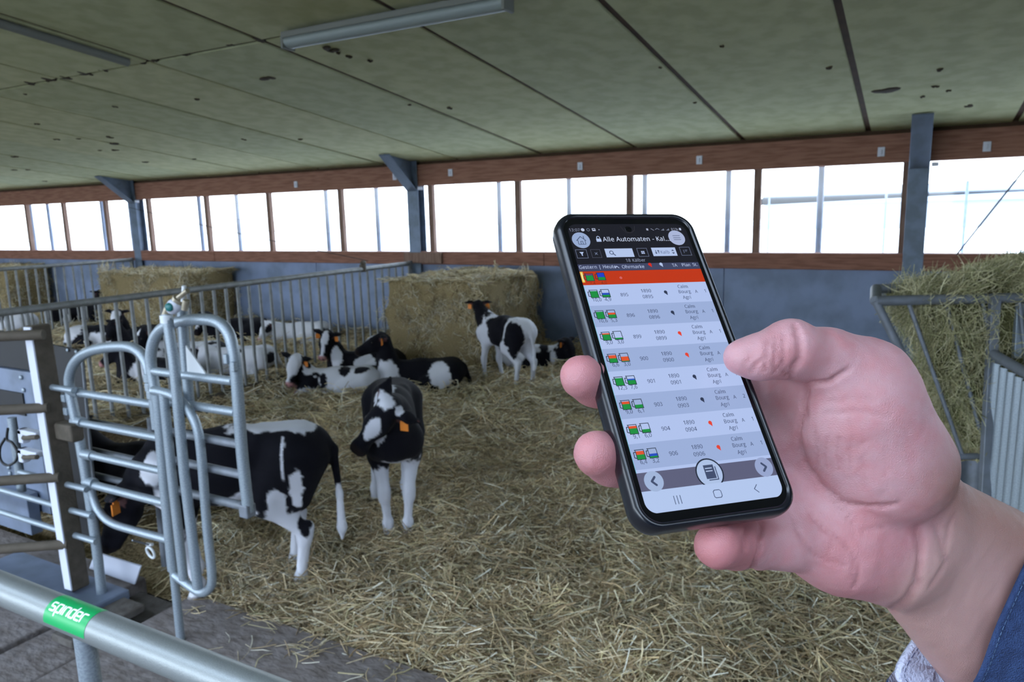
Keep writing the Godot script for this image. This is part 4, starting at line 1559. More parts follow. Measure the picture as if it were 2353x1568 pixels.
func calves() -> void:
	var L := Vector2(-0.876, 0.48)                 # along the pens, towards the left of the view
	var herd := []
	var big := Vector3.ONE
	# ---- standing in the near pen
	herd.append({"label": "front black and white calf bending into the stall, tail towards the open straw", "at": Vector3(-2.69, 0, -2.19), "fwd": Vector2(-0.82, 0.57), "scale": 1.05, "cell": 0.0095, "base": "black", "seed": 3.0,
		"poll": Vector3(0.46, 0.48, 0.0), "nose": Vector3(0.59, 0.25, 0.0), "crown": Vector3(1, 0.5, 0), "arch": 0.02, "tags": [-1], "tail": 0.01,
		"feet": [Vector2(0.17, -0.085), Vector2(0.22, 0.08), Vector2(-0.27, -0.09), Vector2(-0.21, 0.085)],
		"patches": [[Vector3(-0.2, 0.79, 0), Vector3(0.2, 0.075, 0.11), 1.0], [Vector3(-0.25, 0.66, -0.14), Vector3(0.011, 0.11, 0.07), 1.0], [Vector3(-0.30, 0.50, -0.16), Vector3(0.035, 0.09, 0.08), 1.0], [Vector3(-0.21, 0.46, -0.16), Vector3(0.04, 0.07, 0.08), 1.0], [Vector3(-0.3, 0.18, 0), Vector3(0.22, 0.25, 0.3), 1.0], [Vector3(-0.2, 0.42, -0.1), Vector3(0.06, 0.12, 0.12), 1.0],
			[Vector3(-0.08, 0.43, 0), Vector3(0.14, 0.06, 0.2), 1.0], [Vector3(0.24, 0.1, 0), Vector3(0.2, 0.24, 0.3), 1.0], [Vector3(0.27, 0.44, -0.12), Vector3(0.035, 0.12, 0.06), 1.0], [Vector3(0.29, 0.62, -0.11), Vector3(0.05, 0.07, 0.06), 1.0], [Vector3(-0.36, 0.45, -0.14), Vector3(0.05, 0.12, 0.09), 0.0],
			[Vector3(-0.32, 0.36, -0.15), Vector3(0.035, 0.08, 0.06), 0.0], [Vector3(0.0, 0.055, 0), Vector3(0.03, 0.02, 0.025), 1.0, "h"], [Vector3(-0.45, 0.3, 0), Vector3(0.08, 0.2, 0.08), 1.0]]})
	herd.append({"label": "black calf with white forehead and legs standing towards the camera", "at": Vector3(-2.43, 0, -3.05), "fwd": Vector2(0.62, 0.785), "scale": 0.98, "cell": 0.0105, "base": "black", "seed": 9.0,
		"poll": Vector3(0.43, 0.76, 0.02), "nose": Vector3(0.47, 0.545, 0.205), "crown": Vector3(1, 0.6, -0.2), "arch": 0.03, "tags": [-1], "laid_back": [1.0],
		"feet": [Vector2(0.25, -0.05), Vector2(0.23, 0.055), Vector2(-0.33, -0.05), Vector2(-0.3, 0.13)],
		"patches": [[Vector3(0.16, 0.78, 0.04), Vector3(0.34, 0.1, 0.07), 1.0], [Vector3(0.1, 0.6, 0.17), Vector3(0.1, 0.16, 0.08), 1.0], [Vector3(0.24, 0.17, 0), Vector3(0.2, 0.26, 0.3), 1.0], [Vector3(-0.3, 0.2, 0), Vector3(0.2, 0.27, 0.3), 1.0], [Vector3(0.36, 0.4, 0.0), Vector3(0.1, 0.07, 0.13), 1.0],
			[Vector3(0.36, 0.68, 0.07), Vector3(0.09, 0.1, 0.04), 1.0], [Vector3(0.105, 0.035, 0.0), Vector3(0.075, 0.05, 0.035), 1.0, "h"], [Vector3(-0.03, 0.03, -0.05), Vector3(0.025, 0.05, 0.02), 1.0, "h"], [Vector3(0.12, -0.085, 0), Vector3(0.05, 0.03, 0.03), 1.0, "h"]]})
	herd.append({"label": "calf standing with its rear to the camera beside the big bale", "at": Vector3(-3.56, 0, -6.31), "fwd": Vector2(-0.92, -0.39), "scale": 0.94, "cell": 0.015, "base": "white", "seed": 14.0,
		"poll": Vector3(0.48, 0.84, 0.02), "nose": Vector3(0.63, 0.68, 0.16), "arch": 0.0, "tags": [-1, 1], "tail": 0.035,
		"feet": [Vector2(0.26, -0.09), Vector2(0.17, 0.08), Vector2(-0.3, -0.095), Vector2(-0.34, 0.09)],
		"patches": [[Vector3(0.0, 0.64, -0.12), Vector3(0.17, 0.2, 0.12), 0.0], [Vector3(-0.32, 0.58, -0.12), Vector3(0.11, 0.19, 0.09), 0.0], [Vector3(0.5, 0.78, 0), Vector3(0.25, 0.28, 0.3), 0.0], [Vector3(0.36, 0.5, -0.08), Vector3(0.07, 0.18, 0.12), 0.0], [Vector3(-0.02, 0.78, 0.0), Vector3(0.16, 0.06, 0.09), 0.0],
			[Vector3(-0.12, 0.47, -0.12), Vector3(0.04, 0.1, 0.08), 0.0], [Vector3(-0.45, 0.45, 0.03), Vector3(0.05, 0.3, 0.06), 1.0]]})
	# ---- lying in the near pen
	herd.append({"lying": true, "label": "lying calf with white face and dark ears, foremost of the lying three", "at": on_y(775, 912, -0.03), "fwd": L, "scale": 0.98, "cell": 0.015, "base": "white", "seed": 21.0, "pink": true,
		"poll": Vector3(0.36, 0.40, -0.08), "nose": Vector3(0.42, 0.16, -0.19), "crown": Vector3(-0.05, 0.45, -0.9), "tags": [-1],
		"patches": [[Vector3(0.3, 0.18, -0.09), Vector3(0.2, 0.09, 0.12), 0.0], [Vector3(0.1, 0.22, -0.13), Vector3(0.05, 0.1, 0.06), 0.0], [Vector3(0.12, 0.38, -0.02), Vector3(0.12, 0.06, 0.1), 0.0], [Vector3(-0.1, 0.3, -0.1), Vector3(0.06, 0.06, 0.1), 0.0], [Vector3(-0.28, 0.28, -0.08), Vector3(0.07, 0.06, 0.07), 0.0],
			[Vector3(0.08, -0.03, -0.06), Vector3(0.07, 0.045, 0.03), 0.0, "h"], [Vector3(0.08, -0.03, 0.06), Vector3(0.06, 0.04, 0.028), 0.0, "h"], [Vector3(-0.03, 0.01, 0.13), Vector3(0.08, 0.08, 0.08), 0.0, "h"], [Vector3(-0.03, 0.01, -0.13), Vector3(0.08, 0.08, 0.08), 0.0, "h"]]})
	herd.append({"lying": true, "label": "lying calf with black face and white blaze behind the white-faced one", "at": on_y(842, 868, -0.02), "fwd": L, "scale": 1.0, "cell": 0.015, "base": "black", "seed": 27.0, "pink": true,
		"poll": Vector3(0.38, 0.48, -0.06), "nose": Vector3(0.43, 0.24, -0.18), "crown": Vector3(-0.05, 0.45, -0.9), "tags": [-1, 1],
		"patches": [[Vector3(0.28, 0.25, -0.12), Vector3(0.06, 0.12, 0.08), 1.0], [Vector3(-0.02, 0.2, -0.14), Vector3(0.12, 0.14, 0.08), 1.0], [Vector3(0.04, 0.05, 0), Vector3(0.08, 0.06, 0.034), 1.0, "h"], [Vector3(0.16, 0.03, 0), Vector3(0.09, 0.05, 0.018), 1.0, "h"], [Vector3(0.24, -0.03, 0), Vector3(0.04, 0.05, 0.04), 1.0, "h"]]})
	herd.append({"lying": true, "label": "black calf lying at the foot of the big straw bale", "at": on_y(966, 899, -0.02), "fwd": L, "scale": 1.08, "cell": 0.016, "base": "black", "seed": 33.0,
		"poll": Vector3(0.33, 0.5, 0.0), "nose": Vector3(0.54, 0.42, -0.05), "tags": [-1],
		"patches": [[Vector3(0.3, 0.2, -0.12), Vector3(0.13, 0.16, 0.09), 1.0], [Vector3(-0.2, 0.18, -0.16), Vector3(0.1, 0.15, 0.1), 1.0], [Vector3(-0.02, 0.34, -0.09), Vector3(0.05, 0.03, 0.05), 1.0], [Vector3(0.1, 0.05, 0), Vector3(0.06, 0.03, 0.02), 1.0, "h"]]})
	herd.append({"lying": true, "label": "calf lying by the wall behind the standing calf, right of the bale", "at": on_y(1238, 852, -0.02), "fwd": -L, "scale": 0.95, "cell": 0.019, "base": "black", "seed": 38.0,
		"poll": Vector3(0.32, 0.34, 0.08), "nose": Vector3(0.42, 0.14, 0.18), "tags": [1],
		"patches": [[Vector3(0.0, 0.31, 0.05), Vector3(0.2, 0.07, 0.12), 1.0], [Vector3(-0.3, 0.2, 0.1), Vector3(0.18, 0.2, 0.14), 1.0], [Vector3(0.16, 0.18, 0.14), Vector3(0.04, 0.12, 0.06), 1.0], [Vector3(0.06, 0.28, 0.05), Vector3(0.05, 0.05, 0.1), 0.0]]})
	herd.append({"lying": true, "label": "black calf lying behind the hooped stall gate", "at": Vector3(-4.3, -0.02, -2.78), "fwd": Vector2(-0.95, 0.3), "scale": 1.08, "cell": 0.016, "base": "black", "seed": 44.0,
		"poll": Vector3(0.36, 0.4, -0.05), "nose": Vector3(0.56, 0.26, -0.1), "tags": [-1],
		"patches": [[Vector3(-0.35, 0.15, -0.14), Vector3(0.1, 0.12, 0.1), 1.0]]})
	# ---- behind the nearer fence
	herd.append({"lying": true, "label": "white calf lying close behind the nearer fence", "at": on_y(545, 862, -0.02), "fwd": L, "scale": 1.08, "cell": 0.019, "base": "white", "seed": 50.0, "pink": true,
		"poll": Vector3(0.36, 0.26, 0.14), "nose": Vector3(0.42, 0.1, 0.34),
		"patches": [[Vector3(-0.4, 0.2, -0.1), Vector3(0.04, 0.06, 0.08), 0.0], [Vector3(-0.08, 0.28, -0.12), Vector3(0.03, 0.03, 0.05), 0.0], [Vector3(0.12, 0.3, -0.1), Vector3(0.025, 0.03, 0.05), 0.0]]})
	herd.append({"lying": true, "label": "white calf lying far back by the wall, under the middle window bay", "at": on_y(692, 790, -0.02), "fwd": L, "scale": 1.0, "cell": 0.022, "base": "white", "seed": 55.0, "pink": true,
		"poll": Vector3(0.4, 0.3, -0.12), "nose": Vector3(0.5, 0.12, -0.26),
		"patches": [[Vector3(-0.35, 0.15, -0.12), Vector3(0.1, 0.08, 0.1), 0.0], [Vector3(0.06, -0.02, -0.07), Vector3(0.08, 0.06, 0.03), 0.0, "h"], [Vector3(-0.1, 0.4, 0), Vector3(0.08, 0.06, 0.1), 0.0]]})
	herd.append({"lying": true, "label": "black calf lying far back by the wall, left of the white one", "at": on_y(545, 786, -0.02), "fwd": L, "scale": 1.12, "cell": 0.022, "base": "black", "seed": 60.0,
		"poll": Vector3(0.34, 0.36, -0.1), "nose": Vector3(0.44, 0.16, -0.22),
		"patches": [[Vector3(0.1, 0.15, -0.16), Vector3(0.06, 0.06, 0.08), 1.0], [Vector3(0.12, 0.04, 0), Vector3(0.08, 0.04, 0.025), 1.0, "h"]]})
	herd.append({"lying": true, "label": "black calf with white back stripe lying behind the pale posts", "at": on_y(432, 852, -0.02), "fwd": L, "scale": 1.12, "cell": 0.019, "base": "black", "seed": 66.0,
		"poll": Vector3(0.36, 0.44, -0.06), "nose": Vector3(0.48, 0.24, -0.16), "crown": Vector3(0.4, 0.8, -0.4),
		"patches": [[Vector3(0.0, 0.3, 0.0), Vector3(0.28, 0.05, 0.2), 1.0], [Vector3(0.2, 0.1, -0.14), Vector3(0.1, 0.12, 0.1), 1.0], [Vector3(0.1, 0.04, 0), Vector3(0.1, 0.05, 0.03), 1.0, "h"]]})
	herd.append({"lying": true, "label": "calf with round white forehead lying in front of the small bale", "at": on_y(238, 802, -0.02), "fwd": -L, "scale": 1.1, "cell": 0.021, "base": "black", "seed": 72.0, "pink": true,
		"poll": Vector3(0.3, 0.46, 0.14), "nose": Vector3(0.32, 0.24, 0.3), "crown": Vector3(0.2, 0.8, 0.6),
		"patches": [[Vector3(-0.33, 0.24, 0.06), Vector3(0.16, 0.16, 0.2), 1.0], [Vector3(0.06, 0.14, 0.15), Vector3(0.13, 0.12, 0.1), 1.0], [Vector3(0.04, 0.04, 0), Vector3(0.075, 0.07, 0.055), 1.0, "h"], [Vector3(0.17, 0.02, 0), Vector3(0.1, 0.05, 0.02), 1.0, "h"]]})
	herd.append({"lying": true, "label": "dark calf lying right beside the calf with the round forehead", "at": on_y(318, 800, -0.02), "fwd": Vector2(0.1, 1.0), "scale": 0.95, "cell": 0.022, "base": "black", "seed": 77.0,
		"poll": Vector3(0.36, 0.42, 0.0), "nose": Vector3(0.5, 0.24, 0.0), "patches": [[Vector3(0.0, 0.38, 0), Vector3(0.2, 0.03, 0.04), 1.0]]})
	herd.append({"lying": true, "label": "calf with white crown and dark nose lying behind fence at hooped gate", "at": on_y(360, 886, -0.02), "fwd": L, "scale": 0.98, "cell": 0.019, "base": "black", "seed": 83.0, "pink": true,
		"poll": Vector3(0.36, 0.44, -0.03), "nose": Vector3(0.56, 0.27, -0.08),
		"patches": [[Vector3(0.02, 0.05, 0), Vector3(0.06, 0.05, 0.06), 1.0, "h"], [Vector3(0.1, 0.2, -0.12), Vector3(0.1, 0.14, 0.08), 1.0]]})
	# ---- behind the farther fence
	herd.append({"lying": true, "label": "black calf lying behind the farther fence", "at": on_y(190, 748, -0.02), "fwd": -L, "scale": 1.2, "cell": 0.026, "base": "black", "seed": 88.0,
		"poll": Vector3(0.36, 0.46, 0.08), "nose": Vector3(0.5, 0.26, 0.2), "patches": [[Vector3(-0.1, 0.1, 0.16), Vector3(0.06, 0.08, 0.1), 1.0]]})
	herd.append({"lying": true, "label": "black and white calf lying behind the farther fence at left edge", "at": on_y(18, 768, -0.02), "fwd": L, "scale": 1.1, "cell": 0.026, "base": "white", "seed": 93.0,
		"poll": Vector3(0.36, 0.4, -0.08), "nose": Vector3(0.46, 0.2, -0.2), "patches": [[Vector3(0.05, 0.3, 0.0), Vector3(0.14, 0.14, 0.2), 0.0], [Vector3(0.06, 0, -0.06), Vector3(0.08, 0.08, 0.05), 0.0, "h"]]})
	var bodies := []
	for o in herd:
		bodies.append(calf_body(o))
	var job := WorkerThreadPool.add_group_task(func(i: int): bodies[i].solve(), bodies.size())
	WorkerThreadPool.wait_for_group_task_completion(job)
	var eye := MB.new()
	eye.blob(Vector3.ZERO, Vector3.ONE * 0.0135, Basis(), 7, 10)
	var eye_mesh := eye.mesh()
	var tagm := MB.new()
	tagm.box(Vector3(-0.023, -0.046, -0.003), Vector3(0.023, 0.004, 0.003), 0.002)
	tagm.box(Vector3(-0.012, -0.002, -0.0035), Vector3(0.012, 0.018, 0.0035), 0.002)
	tagm.blob(Vector3(0, 0.008, 0.004), Vector3(0.007, 0.007, 0.004), Basis(), 5, 8)
	var tag_mesh := tagm.mesh()
	for i in herd.size():
		var o: Dictionary = herd[i]
		var root := put("calf", bodies[i].mesh(), M.coat)
		tag(root, o.label, "calf", "calves in the straw pens")
		root.position = o.at
		if not o.get("lying", false):
			root.position.y = straw_y(o.at.x, o.at.z) + 0.022
		var fw: Vector2 = o.fwd.normalized()
		root.rotation.y = atan2(-fw.y, fw.x)
		root.scale = big * o.scale
		var H := head_frame(o)
		for s in [-1.0, 1.0]:
			put("eye", eye_mesh, M.eye, root).transform = Transform3D(H.basis, H * Vector3(0.092, 0.006, 0.055 * s))
		for s in o.get("tags", []):
			var e := put("ear_tag", tag_mesh, M.ear_tag, root)
			var down := H.basis.inverse() * Vector3.DOWN
			e.transform = Transform3D(H.basis * Basis(Vector3.UP, PI / 2 - 0.5 * s), H * Vector3(0.002, 0.0, 0.1 * s))
			e.basis = Basis(Vector3.UP, H.basis.get_euler().y + PI / 2 + 0.3 * s)

# ==================================================================== phone
const PHONE_AT := Vector3(0.0737, -0.0046, -0.345)      # seen from the camera: the middle of the screen
func phone_frame() -> Transform3D:
	var b := Basis(Vector3(0.952, 0.0508, -0.3018), Vector3(-0.1905, 0.8702, -0.4544), Vector3(0.2396, 0.4901, 0.8381)).orthonormalized()
	return Transform3D(cam_basis, EYE) * Transform3D(b, PHONE_AT)

func round_rect(w: float, h: float, r: float, z: float, seg := 8) -> Array:
	var out := []
	for q in [[1, 1, 0.0], [-1, 1, 0.5], [-1, -1, 1.0], [1, -1, 1.5]]:
		for k in seg + 1:
			var a: float = (q[2] + 0.5 * k / seg) * PI
			out.append(Vector3(q[0] * (w * 0.5 - r) + cos(a) * r, q[1] * (h * 0.5 - r) + sin(a) * r, z))
	return out

func phone() -> void:
	var o := thing("smartphone", "black smartphone in a dark case showing a list of calves, held upright", "phone")
	o.transform = phone_frame()
	mat("case", rgb8(11, 14, 22), 0.26)
	M["case"].clearcoat_enabled = true
	M["case"].clearcoat = 0.25
	M["case"].clearcoat_roughness = 0.25
	mat("glass_black", rgb8(8, 9, 13), 0.12)
	var c := MB.new()
	var rings := []
	for q in [[-0.0052, -0.0113], [-0.0022, -0.0108], [-0.0006, -0.0095], [0.0, -0.0078], [0.0002, -0.005], [0.0, -0.002], [-0.0005, -0.0002], [-0.0013, 0.0007], [-0.0023, 0.001], [-0.0031, 0.0007], [-0.0035, -0.0003]]:
		rings.append(round_rect(0.0785 + 2.0 * q[0], 0.1645 + 2.0 * q[0], 0.0108 + q[0] * 0.6, q[1], 10))
	c.loft(rings, true, false)
	put("case", c.mesh(), M["case"], o)
	var g := MB.new()
	g.loft([round_rect(0.0722, 0.1582, 0.0075, -0.004, 10), round_rect(0.0722, 0.1582, 0.0075, -0.0003, 10), round_rect(0.0717, 0.1577, 0.0073, 0.0, 10)])
	put("front_glass", g.mesh(), M.glass_black, o)
	# the lit screen lies in the glass, its print is computed below
	var s := MB.new()
	var edge := round_rect(0.0675, 0.15, 0.0052, 0.00006, 8)
	s.face(edge, Vector3.BACK, edge.map(func(p: Vector3): return Vector2(p.x / 0.0675 + 0.5, 0.5 - p.y / 0.15)))
	var m := mat("screen", rgb8(6, 7, 10), 0.25)
	m.emission_enabled = true
	m.emission_texture = screen_picture()
	m.emission_operator = BaseMaterial3D.EMISSION_OP_MULTIPLY
	m.emission = Color.WHITE
	m.emission_energy_multiplier = 1.0
	put("screen", s.mesh(), m, o)
	var glow := AreaLight3D.new()
	glow.name = "screen_light"
	glow.area_size = Vector2(0.06, 0.14)
	glow.light_color = Color(0.8, 0.88, 1.0)
	glow.light_energy = 0.0012
	glow.shadow_enabled = true
	o.add_child(glow)
	glow.transform = Transform3D(Basis(Vector3.UP, PI), Vector3(0, 0, 0.002))
	var cr := MB.new()
	cr.blob(Vector3(0, 0.0716, 0.00012), Vector3(0.0019, 0.0019, 0.0001), Basis(), 6, 14)
	put("front_camera", cr.mesh(), M.glass_black, o)
	for q in [0.035, 0.02]:
		block("side_button", Vector3(0.0388, q - 0.006, -0.0065), Vector3(0.0398, q + 0.006, -0.0035), M["case"], o, 0.0004)

# ---- the print on the screen, in its own 1080 x 2400 points, drawn at 900 x 2000
const SK := 900.0 / 1080.0
var scr: Image
var font: SystemFont

func srect(x0: float, y0: float, x1: float, y1: float, c: Color) -> void:
	scr.fill_rect(Rect2i(int(x0 * SK), int(y0 * SK), int((x1 - x0) * SK), int((y1 - y0) * SK)), c)

func sdisc(x: float, y: float, r: float, c: Color, clip_y := 1e9) -> void:
	for j in range(int((y - r) * SK), int(minf(y + r, clip_y) * SK) + 1):
		var dy := j - y * SK
		var w := sqrt(maxf(r * r * SK * SK - dy * dy, 0.0))
		scr.fill_rect(Rect2i(int(x * SK - w), j, int(2.0 * w), 1), c)

func sframe(x0: float, y0: float, x1: float, y1: float, w: float, c: Color) -> void:
	srect(x0, y0, x1, y0 + w, c)
	srect(x0, y1 - w, x1, y1, c)
	srect(x0, y0, x0 + w, y1, c)
	srect(x1 - w, y0, x1, y1, c)

func sline(pts: Array, w: float, c: Color) -> void:
	var q := []
	for p in pts:
		q.append(Vector2(p[0], p[1]) * SK)
	stroke(scr, q, w * SK, c)

func spoly(pts: Array, c: Color) -> void:
	var q := PackedVector2Array()
	for p in pts:
		q.append(Vector2(p[0], p[1]) * SK)
	var t := Geometry2D.triangulate_polygon(q)
	for i in range(0, t.size(), 3):
		stri(q[t[i]], q[t[i + 1]], q[t[i + 2]], c)

func stri(a: Vector2, b: Vector2, d: Vector2, c: Color) -> void:
	var lo := maxi(int(floor(minf(a.y, minf(b.y, d.y)))), 0)
	var hi := mini(int(ceil(maxf(a.y, maxf(b.y, d.y)))), scr.get_height() - 1)
	for j in range(lo, hi + 1):
		var y := j + 0.5
		var x0 := 1e9
		var x1 := -1e9
		for e in [[a, b], [b, d], [d, a]]:
			var p: Vector2 = e[0]
			var q: Vector2 = e[1]
			if (p.y <= y) != (q.y <= y):
				var x := p.x + (q.x - p.x) * (y - p.y) / (q.y - p.y)
				x0 = minf(x0, x)
				x1 = maxf(x1, x)
		if x1 > x0:
			var i0 := int(ceil(x0 - 0.5))
			var i1 := int(ceil(x1 - 0.5))
			if i1 > i0:
				scr.fill_rect(Rect2i(i0, j, i1 - i0, 1), c)

func stext(t: String, x: float, y: float, size: float, c: Color, align := 0.5) -> void:
	var tm := TextMesh.new()
	tm.text = t
	tm.font = font
	tm.font_size = 64
	tm.pixel_size = 1.0 / 64.0
	tm.depth = 0.0
	tm.curve_step = 2.0
	tm.horizontal_alignment = HORIZONTAL_ALIGNMENT_LEFT
	var arr := tm.get_mesh_arrays()
	var v: PackedVector3Array = arr[Mesh.ARRAY_VERTEX]
	var ix: PackedInt32Array = arr[Mesh.ARRAY_INDEX] if arr[Mesh.ARRAY_INDEX] != null else PackedInt32Array(range(v.size()))
	if v.is_empty():
		return
	var lo := 1e9
	var hi := -1e9
	var y0 := 1e9
	var y1 := -1e9
	for p in v:
		lo = minf(lo, p.x)
		hi = maxf(hi, p.x)
		y0 = minf(y0, p.y)
		y1 = maxf(y1, p.y)
	var mid := (y0 + y1) * 0.5
	var off := x - lo * size - (hi - lo) * size * align
	for i in range(0, ix.size(), 3):
		var q := []
		for k in 3:
			var p := v[ix[i + k]]
			q.append(Vector2(off + p.x * size, y - (p.y - mid) * size) * SK)
		stri(q[0], q[1], q[2], c)

func jug(x: float, y: float, levels: Array) -> void:        # a measuring jug: levels from the bottom, [height share, colour]
	var ink := rgb8(40, 50, 66)
	var w := 66.0
	var h := 70.0
	for l in levels:
		spoly([[x + 3, y + h * (1.0 - l[0])], [x + w - 3, y + h * (1.0 - l[0])], [x + w, y + h], [x + 4, y + h]], l[1])
	sline([[x - 4, y], [x + w - 2, y], [x + w + 1, y + h], [x + 2, y + h], [x + 2, y + 6], [x - 4, y]], 5.0, ink)
	sline([[x, y + 14], [x - 14, y + 16], [x - 16, y + 54], [x + 2, y + 60]], 6.0, ink)

func drop(x: float, y: float, c: Color) -> void:
	sdisc(x, y - 6, 15, c)
	spoly([[x - 13, y], [x + 13, y - 4], [x + 10, y + 24]], c)

func screen_picture() -> ImageTexture:
	font = SystemFont.new()
	font.font_names = PackedStringArray(["Droid Sans"])
	scr = Image.create(900, 2000, false, Image.FORMAT_RGB8)
	var dark := rgb8(24, 24, 34)
	var light := rgb8(176, 194, 236)
	var alt := rgb8(155, 174, 216)
	var ink := rgb8(64, 76, 108)
	var pale := rgb8(178, 196, 232)
	var green := rgb8(24, 142, 62)
	var red := rgb8(222, 82, 40)
	var blue := rgb8(34, 74, 190)
	scr.fill(dark)
	# status line
	stext("13:07", 12, 58, 40, rgb8(150, 158, 180), 0.0)
	sdisc(132, 56, 16, rgb8(190, 200, 224))
	sdisc(180, 56, 15, rgb8(120, 130, 150))
	sdisc(180, 56, 10, dark)
	srect(214, 42, 244, 70, rgb8(190, 200, 224))
	srect(220, 48, 238, 58, dark)
	sdisc(276, 56, 5, rgb8(190, 200, 224))
	srect(706, 46, 724, 68, rgb8(160, 168, 188))
	sline([[750, 48], [772, 66]], 5, rgb8(150, 158, 178))
	sline([[790, 58], [808, 46], [826, 58]], 5, rgb8(130, 140, 160))
	for i in 4:
		srect(838 + i * 9, 68 - i * 6, 844 + i * 9, 70, rgb8(140, 150, 170))
	for i in 4:
		srect(886 + i * 9, 68 - i * 6, 892 + i * 9, 70, rgb8(140, 150, 170))
	stext("81%", 972, 56, 36, rgb8(160, 168, 190))
	srect(1016, 44, 1036, 68, rgb8(190, 200, 224))
	sline([[476, 20], [492, 64], [520, 88], [562, 88], [592, 64], [606, 20]], 3, rgb8(60, 58, 62))
	# title bar
	sdisc(92, 160, 78, rgb8(150, 170, 208))
	sline([[52, 164], [92, 124], [132, 164]], 6, ink)
	sline([[62, 160], [62, 200], [124, 200], [124, 160]], 5, ink)
	sline([[84, 200], [84, 172], [102, 172], [102, 200]], 5, ink)
	sline([[118, 146], [118, 122]], 6, ink)
	spoly([[224, 146], [268, 146], [268, 178], [224, 178]], pale)
	sline([[232, 148], [234, 130], [246, 122], [258, 130], [260, 148]], 6, pale)
	stext("Alle Automaten - Kal...", 282, 152, 62, rgb8(214, 226, 250), 0.0)
	sdisc(964, 144, 76, rgb8(168, 180, 214))
	for i in 3:
		sline([[932, 124 + i * 20], [996, 124 + i * 20]], 5, ink)
	# tool row
	var line := rgb8(120, 132, 160)
	sframe(16, 252, 112, 338, 4, line)
	spoly([[46, 276], [84, 276], [70, 296], [70, 316], [60, 310], [60, 296]], pale)
	sframe(146, 252, 230, 336, 4, rgb8(80, 84, 100))
	sline([[178, 284], [198, 304]], 5, line)
	sline([[198, 284], [178, 304]], 5, line)
	srect(270, 248, 518, 334, pale)
	sdisc(324, 286, 19, ink)
	sdisc(324, 286, 13, pale)
	sline([[337, 298], [352, 314]], 8, ink)
	sframe(557, 246, 650, 332, 4, line)
	srect(590, 276, 620, 304, pale)
	sline([[605, 274], [605, 306]], 3, dark)
	sline([[588, 290], [622, 290]], 3, dark)
	srect(690, 244, 912, 330, pale)
	sline([[724, 272], [724, 302]], 6, ink)
	sline([[716, 294], [724, 304], [732, 294]], 5, ink)
	sline([[748, 300], [748, 272]], 6, ink)
	sline([[740, 280], [748, 270], [756, 280]], 5, ink)
	stext("Kalb", 806, 288, 44, rgb8(96, 110, 148))
	spoly([[868, 280], [896, 280], [882, 264]], ink)
	spoly([[868, 294], [896, 294], [882, 310]], ink)
	sframe(952, 242, 1048, 328, 4, line)
	sline([[984, 272], [984, 300]], 5, line)
	sline([[998, 272], [1018, 272]], 5, line)
	sline([[998, 284], [1012, 284]], 5, line)
	stext("18 Kälber", 516, 364, 42, rgb8(150, 160, 184))
	# table head
	srect(0, 396, 1080, 462, rgb8(62, 68, 98))
	var head := rgb8(188, 202, 234)
	stext("Gestern | Heute", 8, 426, 44, head, 0.0)
	sline([[316, 436], [332, 418], [348, 436]], 6, head)
	stext("Ohrmarke", 475, 426, 44, head)
	drop(631, 414, rgb8(214, 40, 24))
	drop(732, 414, pale)
	stext("TA", 852, 422, 42, head)
	stext("Plan", 958, 420, 42, head)
	stext("St.", 1042, 420, 42, head)
	# the red row
	srect(0, 464, 1080, 592, rgb8(190, 52, 14))
	srect(2, 466, 26, 566, rgb8(226, 200, 80))
	srect(10, 476, 18, 556, rgb8(240, 228, 190))
	jug(40, 482, [[0.9, rgb8(90, 60, 120)], [0.72, green]])
	jug(138, 478, [[0.98, rgb8(30, 60, 200)], [0.4, green]])
	stext("7,4", 84, 576, 38, rgb8(120, 40, 16))
	stext("4,0", 180, 574, 38, rgb8(120, 40, 16))
	sdisc(338, 530, 11, rgb8(214, 120, 130))
	sdisc(338, 530, 5, rgb8(190, 52, 14))
	# rows
	var rows := [["895", "10,0", "4,9", [[0.86, green]], [[0.55, blue], [0.3, green]], 0, "1"], ["896", "10,6", "5,3", [[0.86, green]], [[0.66, red], [0.42, green]], 0, "1"], ["899", "9,0", "3,0", [[0.86, red], [0.7, green]], [[0.22, green]], 1, "1"],
		["900", "6,6", "3,0", [[0.86, red], [0.5, green]], [[0.6, red], [0.1, green]], 1, "1"], ["901", "12,3", "7,6", [[0.86, green]], [[0.66, blue], [0.5, green]], 0, "1"], ["903", "9,0", "6,1", [[0.86, red], [0.6, green]], [[0.4, green]], 0, "2"],
		["904", "9,1", "6,0", [[0.86, red], [0.6, green]], [[0.36, green]], 1, "1"], ["906", "6,4", "3,2", [[0.86, red], [0.5, green]], [[0.44, blue], [0.18, green]], 1, "1"]]
	for i in rows.size():
		var r: Array = rows[i]
		var y := 591.0 + i * 187.8
		srect(0, y, 1080, y + 189, light if i % 2 == 0 else alt)
		jug(38, y + 46, r[3])
		jug(134, y + 44, r[4])
		stext(r[1], 80, y + 136, 42, ink)
		stext(r[2], 172, y + 136, 42, ink)
		stext(r[0], 322, y + 97, 42, ink)
		stext("1890", 519, y + 68, 42, ink)
		stext("0" + r[0], 519, y + 122, 42, ink)
		drop(688, y + 92, rgb8(226, 66, 48) if r[5] else rgb8(44, 54, 80))
		stext("Calm", 856, y + 38, 42, ink)
		stext("Bourg", 858, y + 92, 42, ink)
		stext("Agri", 860, y + 146, 42, ink)
		stext("A", 964, y + 90, 40, ink)
		stext(r[6], 1046, y + 88, 42, ink)
	srect(0, 2093, 1080, 2118, light)
	sline([[2, 592], [2, 2118]], 4, rgb8(120, 196, 214))
	# foot bar
	srect(0, 2116, 1080, 2250, rgb8(92, 94, 122))
	srect(0, 2246, 1080, 2400, rgb8(178, 198, 236))
	sdisc(114, 2182, 72, rgb8(160, 180, 216))
	sline([[126, 2154], [98, 2182], [126, 2210]], 16, ink)
